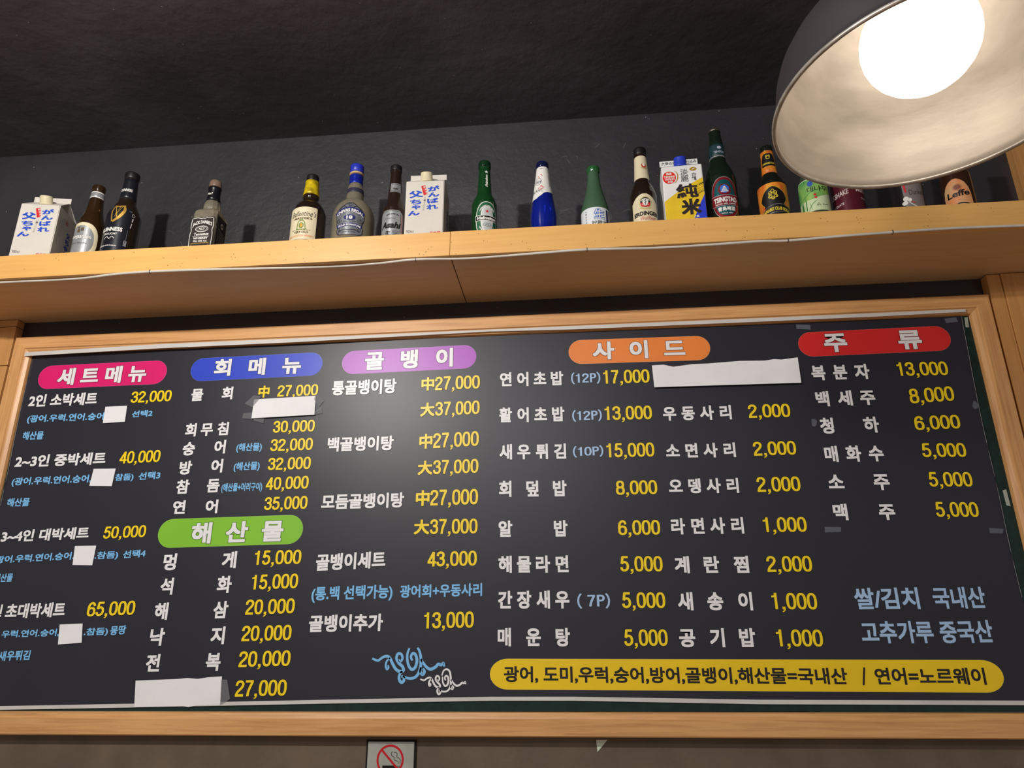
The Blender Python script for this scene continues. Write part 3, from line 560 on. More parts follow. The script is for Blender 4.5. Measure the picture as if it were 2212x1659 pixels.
PCOL = dict(pink=(226, 30, 112), blue=(44, 72, 206), green=(134, 200, 52), purple=(176, 84, 198), orange=(242, 138, 62), red=(216, 44, 44), yellow=(246, 208, 28))
HEADS = [t for t in TEXTS if t[0] == 'H']; pills = []
def pill_shape(a, b, h, ext=0):
    r = h/2+ext; dx, dz = b[0]-a[0], b[1]-a[1]; l = math.hypot(dx, dz); ex = (dx/l, dz/l); ez = (-ex[1], ex[0])
    cy = .36 if h < .0592 and l > .9 else 0; ra = r*(1.25 if cy else 1)
    V = []
    for s, c in ((1, l-ra+ext), (-1, ra-ext)):
        for i in range(17):
            t = -PI/2+PI*i/16 if s > 0 else PI/2+PI*i/16
            u, v = c+ra*math.cos(t), r*math.sin(t); V.append((a[0]+ex[0]*u+ez[0]*v, a[1]+ex[1]*u+ez[1]*v))
    return V, [tuple(range(len(V)))]
for i, (nm, a, b, h) in enumerate(PILLS):
    pm = mat('print_'+nm, PCOL[nm], rough=.38, noise=.06, nscale=6)
    po = slab(pill_shape(a, b, h), fb, .0004, 'footnote_bar' if nm == 'yellow' else 'section_header', pm, ban)
    edge = mat('print_rim_'+nm, tuple(min(255, int(c*.75+60)) for c in PCOL[nm]), rough=.4)
    slab(pill_shape(a, b, h, .0008), fb, .0002, 'outline', edge, po)
    po['label'] = nm+(' oval bar with small print' if nm == 'yellow' else ' rounded section heading'); pills.append(po)
    for T in (HEADS[i:i+1] if i < 6 else [t for t in TEXTS if t[0] == 'K']):
        c, s, x0, z0, x1, z1, hh, cw = T
        kw = dict(dy=z1-z0, cw=cw)
        if i < 6: slab(word(s, x0, z0, x1-x0, hh, off=.036, ext=.025, **kw), fb, .0006, 'lettering_outline', mat('print_deep_'+nm, tuple(int(q*.62) for q in PCOL[nm]), rough=.4), po)
        slab(word(s, x0, z0, x1-x0, hh, off=(.036 if i < 6 else .026), **kw), fb, .0009, 'lettering', M_TH if i < 6 else M_TK, po)
CM = {'w': (M_TW, 'dish_name', .034), 'y': (M_TY, 'price', .034), 'b': (M_TB, 'small_note', .028), 'c': (M_TC, 'small_note', .026)}
for T in TEXTS:
    c, s, x0, z0, x1, z1, hh, cw = T
    if c not in CM: continue
    m, nm, off = CM[c]
    kw = dict(dy=z1-z0, cw=cw)
    o = slab(word(s, x0, z0, x1-x0, hh, off=off, **kw), fb, .0007, nm, m, ban)
    if c in 'wy': slab(word(s, x0, z0, x1-x0, hh, off=off, ext=.022, **kw), fb, .0004, 'outline', M_EDGE, o)
sw = slab(merge([ribbon(s, .0062 if i != 1 else .0045, .35) for i, s in enumerate(Q['swirl_blue'])]), fb, .0006, 'cloud_motif', M_TB, ban); sw['label'] = 'blue scroll cloud motif'
sw = slab(merge([ribbon(s, .0040, .35) for s in Q['swirl_white']]), fb, .0006, 'cloud_motif', M_TW, ban); sw['label'] = 'smaller white scroll cloud motif'

# ---------------------------------------------------------------- paper patches and tape on the banner
M_PAPER = mat('white_paper', (240, 240, 242), rough=.8, noise=.05, nscale=20)
M_TAPEG = mat('old_matt_tape', (112, 118, 132), rough=.6, alpha=.55)
M_TAPEC = mat('clear_tape', (150, 150, 155), rough=.14, alpha=.3, spec=1)
M_TAPEW = mat('whitish_tape', (170, 178, 168), rough=.5)
def sheetlet(name, pts, m, label, cat, h0=.0012, lift=0, group=None, hmat=.0003):
    cx = sum(p[0] for p in pts)/len(pts); cz = min(p[1] for p in pts); zt = max(p[1] for p in pts)
    def fn(u, v, h): return (u-cx, -h, v-cz)
    n = len(pts); hh = lambda z: h0+lift*((zt-z)/(zt-cz))**2
    V = [fn(x, z, hh(z)) for x, z in pts]+[fn(x, z, hh(z)-hmat) for x, z in pts]
    # two-row grid for the lift: the corner heights carry it
    o = link(name, V, [tuple(range(n)), tuple(range(2*n-1, n-1, -1))]+[(i, i+n, (i+1) % n+n, (i+1) % n) for i in range(n)], m)
    o.location = (cx, YBAN, cz); return tag(o, label, cat, group)
PL = ['white paper strip taped below the first price of the blue-headed column', 'big torn-edged white paper patch at the foot of the green-headed column', 'long torn white paper strip under the orange heading',
      'small square paper patch over the first small note of the pink-headed column', 'small square paper patch over the second small note of the pink-headed column',
      'small square paper patch over the third small note of the pink-headed column', 'small square paper patch over the lowest small note of the pink-headed column']
for i, (pts, lb) in enumerate(zip(Q['papers'], PL)):
    sheetlet('paper_patch', pts, M_PAPER, lb, 'paper', h0=.0016 if i < 3 else .0013, lift=(.004, .0, .006, .0015, .001, .001, .002)[i], group='white paper patches on the menu')
TL = ['dull tape scrap above the left end of the red heading', 'dull tape scrap above the right end of the red heading', 'rounded tape residue left of the third drink name', 'tailed tape residue at the right edge of the banner',
      'dull tape scrap below the last drink name', 'dull tape scrap near the right edge below the last drink price']
for pts, lb in zip(Q['tapes'], TL): sheetlet('tape_scrap', pts, M_TAPEG, lb, 'tape', h0=.0009, hmat=.0001, group='tape scraps')
for pts, lb in zip(Q['tapes_green'], ['pale tape strip at the top right corner of the green board', 'pale tape strip low on the right green margin of the board']):
    o = sheetlet('tape_scrap', pts, M_TAPEW, lb, 'tape', h0=-.0018, hmat=.0004, group='tape scraps')
CL = ['upper left', 'lower left', 'bottom', 'upper right', 'lower right']
for i, pts in enumerate(Q['tapes_clear']):
    lb = ('clear tape on the %s corner of the paper strip in the blue-headed column' % CL[i]) if i < 5 else 'clear tape on the right edge of the big torn paper patch'
    if i == 2: lb = 'clear tape along the bottom edge of the paper strip in the blue-headed column'
    sheetlet('tape_piece', pts, M_TAPEC, lb, 'tape', h0=.0030 if i < 5 else .0021, hmat=.0001, group='clear tape on the paper patches')

# ---------------------------------------------------------------- no-smoking plate and torn sticker on the lower wall
sg = thing('no_smoking_sign', 'small brushed metal no-smoking plate on the wall under the board', 'sign', (-.4011, 1.6245, 1.0))
def fs(u, v, h): return (u+.4011, -.0065-h, v-1.0)
M_STEEL = mat('brushed_steel', (190, 194, 186), rough=.38, metal=.35, noise=.2, nscale=25)
x0, x1, ztop = Q['sign'][3][0], Q['sign'][2][0], Q['sign'][2][1]
box('backing', (x0+.4011-.004, -.003, -.02), (x1+.4011+.004, 0, ztop-1.0+.003), mat('black_border', (12, 11, 10), rough=.8), sg)  # black sheet showing as a narrow border around the plate
box('plate', (x0+.4011, -.0065, -.016), (x1+.4011, -.003, ztop-1.0), M_STEEL, sg, bevel=.0015)
cx, cz = Q['sign_ring'][0]; M_RED = mat('sign_red', (196, 20, 36), rough=.4); M_BLK = mat('sign_black', (16, 14, 14), rough=.4)
slab(ring(cx, cz, .0286, .0286, .0042), fs, .0004, 'ring', M_RED, sg)
a = (cx-.0195, cz+.0195); b = (cx+.0195, cz-.0195)
slab(merge([ribbon([(x, z) for x, z in s], .0011) for s in Q['smoke'][:2]]), fs, .0003, 'smoke', M_BLK, sg)
slab(merge([rect(cx-.0157, cz-.0165, cx+.0145, cz-.0105), rect(cx+.0160, cz-.0165, cx+.0172, cz-.0105), rect(cx+.0188, cz-.0165, cx+.0200, cz-.0105)]), fs, .0003, 'cigarette', M_BLK, sg)
slab(ribbon([a, b], .0042), fs, .0005, 'slash', M_RED, sg)
tr = Q['tri']; o = link('sticker_scrap', [(x-tr[0][0], 0, z-tr[0][1]) for x, z in tr]+[(x-tr[0][0], .0006, z-tr[0][1]) for x, z in tr], [(0, 1, 2), (5, 4, 3), (0, 3, 4, 1), (1, 4, 5, 2), (2, 5, 3, 0)], mat('pale_green_sticker', (214, 226, 206), rough=.5))
o.location = (tr[0][0], 1.6235, tr[0][1]); tag(o, 'small pale triangular sticker pointing down on the wall under the board', 'sticker')

# ---------------------------------------------------------------- pendant lamp
LX, LY, LZ = .4901, .8179, EYE+.6606
lp = thing('pendant_lamp', 'big round metal pendant lamp with a glowing globe bulb at the upper right', 'lamp', (LX, LY, LZ))
M_SHADE = mat('worn_aluminium', (190, 178, 164), rough=.40, metal=.4, noise=.25, nscale=9, bump=.05, bscale=60, stretch=(1, 1, 3))
M_SHADEOUT = mat('dark_shade_paint', (52, 48, 50), rough=.5)
inn = [(.1970, .0010), (.1950, .012), (.191, .035), (.187, .060), (.180, .082), (.167, .105), (.147, .131), (.124, .158), (.092, .188), (.045, .208)]
v = inn; out = [(r+.0022, z+.0015) for r, z in reversed(inn)]
lathe('shade', [(.1970, .0010)]+inn[1:]+[(.045, .2100)]+out[1:]+[(.2005, .002), (.2018, -.0005), (.1990, -.0015)], [M_SHADE, M_SHADEOUT], lp, seg=96, closed=True)
so = bpy.data.objects['shade']
for p in so.data.polygons:
    j = p.index//96
    p.material_index = 1 if j >= 11 and j < 19 else 0
lathe('rim', [(.1968, -.0012), (.1995, -.003), (.2025, -.0015), (.2022, .0022), (.1990, .0035), (.1966, .0020)], mat('rim_metal', (205, 198, 188), rough=.35, metal=.6, noise=.3, nscale=60), lp, seg=96, closed=True)
lathe('socket', [(.0, .165), (.024, .165), (.026, .172), (.026, .215), (.043, .222), (.043, .236), (.02, .25), (.0, .262)], M_SHADEOUT, lp, seg=32)
bulb = bpy.data.materials.new('bulb_glow'); bulb.use_nodes = True; e = bulb.node_tree.nodes['Principled BSDF']
e.inputs['Base Color'].default_value = (1, 1, 1, 1); e.inputs['Emission Color'].default_value = (1, .93, .82, 1); e.inputs['Emission Strength'].default_value = BULB_POWER
bp = [(.0005, .0235)]
for i in range(1, 15): t = PI*i/16; bp.append((.0745*math.sin(t), .098-.0745*math.cos(t)))
bp += [(.024, .168), (.001, .169)]
lathe('bulb', bp, bulb, lp, seg=64)
tube('cord', [(0, 0, .255), (0, 0, 1.325-.6606-.03)], .0035, M_BLK, lp)
lathe('ceiling_rose', [(.0, 1.325-.6606-.035), (.03, 1.325-.6606-.033), (.045, 1.325-.6606-.012), (.047, 1.325-.6606), (.0, 1.325-.6606)], M_SHADEOUT, lp, seg=32)
# ---------------------------------------------------------------- bottles and cartons on the shelf
def glass(name, rgb, trans=.4, rough=.12, noise=.12): return mat('glass_'+name, rgb, rough=rough, trans=trans, noise=noise, nscale=18, spec=.7, ior=1.3, coat=0 if rough > .3 else .6)
def ink(name, rgb, rough=.42, metal=0, noise=0): return mat('ink_'+name, rgb, rough=rough, metal=metal, noise=noise, nscale=30)
INK = ink('black', (22, 20, 20)); WHITE = ink('white', (232, 230, 224)); CREAM = ink('cream', (226, 214, 180), noise=.05); GOLD = ink('gold', (206, 160, 70), .35, .4); RED = ink('red', (204, 36, 40)); NAVY = ink('navy', (24, 32, 92)); SILVER = ink('silver', (176, 180, 182), .32, .45, .12)
ROWG = 'bottles and cartons in a row on the shelf'
class Bottle:
    """round bottle; prof in mm; faces the camera when turn = 0"""
    def __init__(s, name, label, x, y, prof, m, wall=0, seg=56):
        s.root = thing(name, label, 'bottle', (x, y, ZT), -math.atan2(x, y), ROWG); s.p = prof; s.sm = []
        P = s.fine(prof)
        if wall:
            inner = [(max(r-wall, 1), z) for r, z in P if z > wall+2]
            pr = [(r/1000, z/1000) for r, z in P]+[(r/1000, z/1000) for r, z in reversed(inner)]+[(.0005, (wall+2)/1000)]
            pr = [(.0005, 0)]+pr; s.body = lathe('glass_body', pr, m, s.root, seg)
        else:
            s.body = lathe('glass_body', [(r/1000, z/1000) for r, z in P], m, s.root, seg)
    def fine(s, prof):
        out = smooth_line(prof, 4); res = [out[0]]
        for q in out[1:]: res.append((max(q[0], .5), max(q[1], res[-1][1]+.01)))
        return res
    def R(s, v):
        P = s.fine(s.p) if not s.sm else s.sm; s.sm = P
        for a, b in zip(P, P[1:]):
            if a[1] <= v <= b[1]: return a[0]+(b[0]-a[0])*(v-a[1])/(b[1]-a[1])
        return P[-1][0] if v > P[-1][1] else P[0][0]
    def fn(s, turn=0, ref=None):
        def f(u, v, h):
            r = s.R(v); a = math.radians(turn)+u/(ref or s.R(40)); return ((r+h)/1000*math.sin(a), -(r+h)/1000*math.cos(a), v/1000)
        return f
    def band(s, name, v0, v1, m, h=.4, parent=None, n=6):
        P = [((s.R(v0+(v1-v0)*i/n)+h)/1000, (v0+(v1-v0)*i/n)/1000) for i in range(n+1)]
        P = [(P[0][0]-.0006, P[0][1]-.0001)]+P+[(P[-1][0]-.0006, P[-1][1]+.0001)]
        return lathe(name, P, m, parent or s.root, 56)
    def art(s, name, shape, m, turn=0, h=.35, parent=None, cut=4, ref=None):
        return slab(shape, s.fn(turn, ref), h, name, m, parent or s.root, cut=cut)
def wd(s, u, v, w, h, **k): k.setdefault('off', .02); return word(s, u-w/2, v, w, h, **k)
CROWN = [(14.2, 0), (14.8, 1.5), (14.3, 4), (13.4, 6), (10, 7.2), (.5, 7.4)]

# --- white beer in brown glass, grey oval label
b = Bottle('beer_bottle', 'brown beer bottle with a grey oval label beside the leftmost carton', -1.172, 1.45,
    [(28, 0), (31.5, 3), (32, 20), (32, 92), (31, 108), (27, 126), (21, 146), (17.5, 168), (15.8, 190), (14.6, 208), (15.6, 212), (15.6, 222), (14.2, 225)], glass('brown', (62, 42, 22), .45))
b.band('neck_band', 187, 205, WHITE, .3); b.band('neck_stripe', 189.5, 202, SILVER, .5)
l = b.art('label', ellipse(0, 56, 42, 50, power=2.6), CREAM, -40); b.art('silver_field', ellipse(-1, 57, 34, 40, power=2.3), SILVER, -40, .55, l)
b.art('lettering', merge([wd('Hoegaarden', 0, 57, 54, 15, off=.03)]), INK, -40, .75, l); b.art('lettering', wd('Hoegaarden', 0, 57.8, 53, 14), WHITE, -40, .95, l)
b.art('small_lettering', wd('Bière Blanche', 0, 46, 40, 5), ink('grey', (110, 110, 110)), -40, .8, l)
b.art('crest', merge([rect(-8, 77, -1, 86), rect(1, 81, 8, 90), rect(-8, 88, -2, 92)]), ink('brown', (92, 78, 52)), -40, .8, l)

# --- stout in a black wrap
b = Bottle('stout_bottle', 'tall dark stout bottle with a gold harp on its black wrap', -1.089, 1.45,
    [(33, 0), (37, 3), (38, 20), (38, 116), (36, 134), (29, 152), (21.5, 168), (18.6, 186), (17, 215), (15.8, 236), (16, 240), (17.2, 242), (17.2, 254), (16, 257)], glass('dark_brown', (48, 36, 26), .4))
sl = mat('black_satin_wrap', (28, 30, 38), rough=.3, metal=.15)
w = b.art('wrap_label', rows([(v, -98, 14+ (0 if v < 100 else (v-100)*.04)) for v in range(3, 146, 6)], 30), sl, 0, .35); b.band('neck_wrap', 176, 236, sl, .3); b.band('lip_ring', 238, 256, INK, .3)
hp = [(-13, 31), (-9, 34), (4, 33), (15, 36), (15, 31), (3, 28), (-8, 29)]
b.art('harp', merge([ribbon([(-14, 145), (-4, 143), (14, 147)], 5), ribbon([(12, 144), (13, 130), (4, 112), (-10, 98)], 7, .3), ribbon([(-13, 143), (-15, 122), (-12, 99)], 3), ribbon([(-9, 142), (-3, 122), (-2, 110)], 2), ribbon([(2, 142), (-6, 118)], 1.2), ribbon([(7, 142), (-7, 112)], 1.2)]), GOLD, -24, .7, w)
b.art('lettering', merge([wd('GUINNESS', 0, 72, 56, 11, off=.035), wd('DRAUGHT', 2, 62, 34, 5.5), ribbon([(-12, 52), (-4, 57), (2, 51), (8, 57), (14, 52)], 1.4), wd('ST. JAMES’S GATE DUBLIN', -4, 30, 50, 4.5)]), WHITE, -42, .7, w)
b.art('lettering', wd('GUINNESS', 0, 197, 30, 8, off=.03), WHITE, -30, .7, None, ref=18)
b.art('small_print', merge([ribbon([(x, 36), (x+1.5, 134)], 1.1) for x in (-3, -.6, 1.8)]+[ring(8, 124, 4, 5, 1.2, 16), ribbon([(7, 106), (8, 116)], 3), ribbon([(5, 88), (7, 102)], 2.2)]), ink('grey2', (170, 170, 172)), 16, .7, w)

# --- square whiskey bottle
def flat(x, y, rz=0):    # mapping on the front of a box: u right, v up, h out; mm, origin front centre bottom
    return lambda u, v, h: (u/1000, -h/1000, v/1000)
t = thing('whiskey_bottle', 'square clear whiskey bottle with a black label and a black neck wrap, standing alone', 'bottle', (-.859, 1.41, ZT), 0, ROWG)
clear = mat('clear_dusty_glass', (214, 204, 180), rough=.12, trans=.78, noise=.15, nscale=14, ior=1.25)
def square_loft(name, secs, m, parent, rounded=.22, cy=31, wall=0):
    V = []; F = []; K = 24
    for hw, z in secs:
        for i in range(K):
            a = 2*PI*i/K+PI/K; c, s_ = math.cos(a), math.sin(a)
            p = rounded if not isinstance(rounded, dict) else rounded.get(z, .22)
            k = (abs(c)**(1/p)+abs(s_)**(1/p))**(-p); V.append((hw*c*k/1000, (cy+hw*s_*k)/1000, z/1000))
    for j in range(len(secs)-1):
        for i in range(K): q = (i+1) % K; F.append((j*K+i, j*K+q, (j+1)*K+q, (j+1)*K+i))
    F += [tuple(reversed(range(K))), tuple((len(secs)-1)*K+i for i in range(K))]
    return link(name, V, F, m, parent, False)
square_loft('glass_body', [(29, 0), (31, 2), (31, 108), (30, 114), (25, 121), (19, 126)], clear, t, .14)
lathe('glass_neck', [(r/1000, z/1000) for r, z in [(18.5, 124), (20, 132), (19.5, 146), (17, 152), (14.5, 160), (13.5, 212)]], clear, t, 12, False, loc=(0, .031, 0))
lathe('neck_wrap', [(r/1000, z/1000) for r, z in [(17.6, 152), (15.6, 162), (14.8, 172), (14.6, 186), (15.4, 188), (15.4, 193), (14.2, 194)]], mat('black_shrink_wrap', (18, 18, 22), rough=.25), t, 32, loc=(0, .031, 0))
lathe('bare_lip', [(r/1000, z/1000) for r, z in [(14.4, 194), (14.8, 196), (14.8, 207), (13.8, 211), (12, 212)]], mat('dusty_lip_glass', (120, 98, 84), rough=.3), t, 32, loc=(0, .031, 0))
f0 = flat(0, 0); lab = mat('black_paper_label', (34, 28, 24), rough=.45)
l = slab(rect(-29, 4, 29, 94), f0, .25, 'front_label', lab, t)
lt = [word("JACK DANIEL'S", -24, 74, 48, 12, off=.03, arch=8), ribbon([(-25, 91), (-14, 92.5), (-4, 90.5), (0, 91.5), (4, 90.5), (14, 92.5), (25, 91)], 1.2), ribbon([(-26, 90), (-27.5, 70), (-25.5, 58), (-27.5, 44), (-26, 8)], 1.3), ribbon([(26, 90), (27.5, 70), (25.5, 58), (27.5, 44), (26, 8)], 1.3),
      ring(0, 62, 16, 8.5, 1.2), ring(0, 62, 12.5, 6.2, .6), wd('No.7', 0, 59.5, 14, 5.5, off=.03), wd('OLD', 0, 65.5, 6, 1.6), wd('Tennessee', 0, 44.5, 36, 7.5, off=.02, slant=.15), ribbon([(-20, 42), (20, 42)], .7), wd('WHISKEY', 0, 34.5, 36, 5.5, off=.035), wd('50cl 40% Vol.', 0, 27, 34, 5.2, off=.02)]
slab(merge(lt), f0, .5, 'lettering', WHITE, l); slab(merge([ribbon([(-21, 8), (-21, 24), (21, 24), (21, 8)], 1.4, n=1)]), f0, .5, 'gold_frame', GOLD, l)
def side(u, v, h): return (.031+h/1000, .031+u/1000, v/1000)
l = slab(rect(-27, 4, 20, 104), side, .25, 'side_label', lab, t)
slab(merge([ribbon([(-24, 6), (-24, 102)], 1.3), ring(0, 84, 6, 7, 3)]+[ribbon([(-16, 72-7*i), (16, 62-7*i)], .8) for i in range(9)]), side, .5, 'lettering', ink('grey3', (186, 182, 176)), l)
slab(wd('No.7', -2, 168, 13, 6, off=.035), lambda u, v, h: ((15.2+h)/1000*math.sin(u/15), .031-(15.2+h)/1000*math.cos(u/15), v/1000), .5, 'neck_lettering', WHITE, t, cut=3)

# --- scotch, cream label, yellow neck foil
b = Bottle('scotch_bottle', 'dark brown scotch bottle with a cream label and torn yellow neck foil', -.620, 1.46,
    [(36, 0), (39.5, 3), (40, 20), (40, 104), (38.5, 118), (33, 132), (25, 143), (19, 150), (18.2, 156), (19, 160), (18, 166), (15.5, 190), (14.8, 206), (14.6, 222), (13.6, 225)], glass('black_brown', (46, 32, 26), .35))
b.band('yellow_foil', 166, 207, mat('yellow_foil', (226, 196, 24), rough=.35, metal=.2, noise=.3, nscale=60, rgb2=(150, 128, 20)), 1.6); b.band('lip_ring', 208, 223, INK, .5)
l = b.art('label', rows([(v, -44+(0 if v < 106 else (v-106)*.8), 42) for v in range(4, 114, 6)]+[(114, -36, 40)], 18), CREAM, -34)
b.art('lettering', wd("Ballantine's", 8, 88, 60, 15, off=.0, slant=.25), INK, -34, .6, l)
b.art('lettering', merge([wd("MASTER'S", 9, 79, 44, 6.5, off=.035), wd('VERY OLD', 7, 42, 34, 6, off=.035), wd('EST. 1827', 7, 50, 46, 1.6)]), ink('label_brown', (90, 72, 44)), -34, .6, l)
b.art('lettering', wd('OLD SCOTCH WHISKY', 7, 33, 62, 5, off=.02), ink('orange_print', (226, 140, 96)), -34, .6, l)
b.art('small_print', merge([ribbon([(-14, 26-i*5), (32-i*6, 26-i*5)], 1) for i in range(3)]), ink('grey4', (120, 110, 90)), -34, .6, l)
b.art('crest', merge([ribbon([(-3, 54), (-1, 72), (6, 76), (14, 72), (17, 54)], 2.2), ring(7, 63, 6, 8, 3), ribbon([(-6, 54), (7, 52), (20, 54)], 2.4), ribbon([(2, 74), (7, 80), (12, 74)], 2)]), ink('crest_green', (122, 140, 70)), -34, .65, l)
b.art('crest_gold', merge([ellipse(7, 63, 3.2, 5)]), GOLD, -34, .8, l)

# --- clear round-shouldered whisky, blue stopper
b = Bottle('whisky_bottle', 'round-shouldered clear whisky bottle with a blue cap and a silver crest label', -.516, 1.48,
    [(45, 0), (49, 3), (49.5, 20), (50.5, 80), (50.5, 106), (48, 122), (41, 138), (30, 151), (22.5, 157), (20.8, 162), (20.8, 176), (20, 188), (17.5, 200), (16, 208), (16.8, 212), (15.6, 218), (16.6, 224), (15.8, 232), (13, 235)], clear, wall=3)
b.band('neck_band', 176, 188, mat('slate_neck_band', (52, 50, 70), rough=.3), .4); b.band('blue_foil', 205, 231, mat('blue_foil', (34, 52, 186), rough=.18, metal=.55), .6)
lathe('cork_ring', [(.0155, .2335), (.0175, .2345), (.0175, .2375), (.015, .2385)], mat('cork_tan', (206, 168, 116), rough=.6), b.root, 40)
lathe('cap', [(.0150, .2385), (.0168, .2395), (.0168, .2590), (.0155, .2615), (.0005, .262)], mat('blue_cap', (38, 52, 176), rough=.35), b.root, 40)
dk = ink('badge_dark', (38, 36, 46)); B_ = mat('badge_silver', (164, 168, 174), rough=.26, metal=.6, noise=.35, nscale=120)
edge = [(38, -24, 24), (42, -30, 32), (50, -32, 33), (56, -30, 34), (64, -32, 30), (72, -33, 33), (84, -34, 36), (96, -35, 34), (104, -34, 32), (109, -30, 27), (112, -26, 24), (118, -18, 17), (124, -11, 11), (128, -5, 6)]
l = b.art('badge', rows(edge), dk, -11, .4); b.art('badge_field', rows([(v+(1 if v < 80 else -1.5), a+2, c-2) for v, a, c in edge]), B_, -11, .6, l)
nv = ink('badge_navy', (38, 42, 104), .3)
b.art('badge_bands', merge([rows([(96+i*2.2, 0, 0) for i in range(0)]) if 0 else ribbon([(-34, 93), (-18, 103), (0, 107), (18, 103), (33, 94)], 12, 0, 8), ellipse(0, 84, 14, 7.5), ribbon([(-30, 61), (0, 65), (30, 61)], 8.5, 0, 8)]), nv, -11, .8, l)
b.art('lettering', merge([word('CHIVAS REGAL', -32, 99.5, 64, 9, off=.035, arch=11), wd('18', 0, 79.5, 14, 9, off=.04), word('GOLD SIGNATURE', -27, 62, 54, 5, off=.035, arch=3.5)]), WHITE, -11, 1.0, l)
b.art('scrollwork', merge([ring(0, 120, 5, 5, 1.5, 18), ribbon([(-25, 107), (-16, 116), (-8, 112)], 2), ribbon([(25, 107), (16, 116), (8, 112)], 2), ribbon([(-26, 46), (-12, 52), (0, 50), (12, 52), (26, 46)], 2), ring(-27, 76, 4, 6, 1.5, 16), ring(27, 76, 4, 6, 1.5, 16), ribbon([(-18, 77), (-24, 69)], 1), ribbon([(18, 77), (24, 69)], 1), ring(-24, 53, 4, 4, 1.4, 14), ring(24, 53, 4, 4, 1.4, 14), wd('AGED 18 YEARS', 0, 44, 30, 3), wd('BLENDED SCOTCH WHISKY', 0, 72, 30, 2.4)]), dk, -11, .8, l)

# --- brown longneck, silver label
b = Bottle('beer_bottle', 'brown longneck beer bottle with a silver label, left of the second carton', -.407, 1.45,
    [(24, 0), (27, 3), (27.5, 20), (27.5, 96), (26.5, 106), (23, 118), (18.5, 134), (16.4, 148), (14.5, 176), (13, 206), (12.8, 214), (13.8, 216), (13.8, 228), (12.6, 230)], glass('brown2', (54, 38, 30), .4))
b.band('lip_ring', 215, 229, INK, .3)
l = b.art('neck_label', rect(-15, 150, 13, 175), SILVER, 8, .4, None, 3, 16); b.art('neck_lettering', merge([wd('Asahi', -3, 156, 12, 6.5, off=.03, slant=.2), ribbon([(-13, 153), (11, 153)], .7), ribbon([(-13, 172), (11, 172)], .7)]), INK, 8, .7, l, 3, 16)
l = b.art('label', rows([(v, -30, 30) for v in range(4, 84, 8)]+[(84, -29, 29), (93, -21, 21)], 16), SILVER, -14)
b.art('lettering', merge([wd('Asahi', -2, 44, 46, 17, off=.045, slant=.25), wd('生', -6, 26, 13, 11, off=.03), wd('BEER SUPER DRY', 4, 80, 30, 4, arch=3), ribbon([(-24, 90), (24, 90)], .8), ribbon([(23, 84), (23, 6)], .9)]+[ribbon([(4, 37-i*3.2), (20, 37-i*3.2)], .8) for i in range(5)]), INK, -14, .6, l)
b.art('lettering', wd('KARAKUCHI', -2, 68, 24, 4, off=.02), ink('grey5', (110, 112, 114)), -14, .6, l)
b.art('stripe', ribbon([(27, 4), (27, 82)], 1.4), RED, -14, .6, l)

# --- cartons with gabled tops
def carton(name, label, x, y, deg, capcol, wdt=90, body=162, cap_u=0, paper=(212, 206, 196)):
    t = thing(name, label, 'carton', (x, y, ZT), math.radians(deg), ROWG)
    m = mat('carton_card_%d' % paper[2], paper, rough=.55, noise=.07, nscale=14); W = wdt/1000; H = body/1000; G = .034; r = bmesh.new()
    v = [r.verts.new(p) for p in [(0, 0, 0), (W, 0, 0), (W, W, 0), (0, W, 0), (0, 0, H), (W, 0, H), (W, W, H), (0, W, H), (.004, W/2, H+G), (W-.004, W/2, H+G), (.018, W/2, H+.006), (W-.018, W/2, H+.006)]]
    for q in ((3, 2, 1, 0), (0, 1, 5, 4), (1, 2, 6, 5), (2, 3, 7, 6), (3, 0, 4, 7), (4, 5, 9, 8), (6, 7, 8, 9), (4, 8, 10), (8, 7, 10), (7, 4, 10), (5, 11, 9), (9, 11, 6), (6, 11, 5)):
        r.faces.new([v[i] for i in q])
    bmesh.ops.bevel(r, geom=[e for e in r.edges if abs(e.verts[0].co.z-e.verts[1].co.z) > H*.9 or (e.verts[0].co.z == H and e.verts[1].co.z == H)], offset=.0016, segments=2, affect='EDGES')
    from_bm('body', r, m, t)
    box('top_fin', (.001, W/2-.0014, H+G-.002), (W-.001, W/2+.0014, H+G+.0135), m, t, bevel=.0006)
    cu = W/2+cap_u/1000; ch = [(.0005, 0), (.0155, .0), (.0155, .004), (.0140, .005), (.0140, .020), (.0128, .0225), (.0005, .023)]
    c = lathe('screw_cap', ch, capcol, t, 36); c.location = (cu, W*.24, H+.012); c.rotation_euler = (math.radians(22), 0, 0)
    return t, (lambda u, v_, h: (u/1000, -h/1000, v_/1000))
CREAMCAP = mat('cream_cap', (216, 204, 170), rough=.45); INKB = ink('carton_blue', (22, 72, 190))
GREYP = ink('grey_print', (90, 84, 80))
def brush(ch, u, v, w, h, rot): return word(ch, u-w/2, v-h/2, w, h, off=.04, rot=rot, slant=-.1)
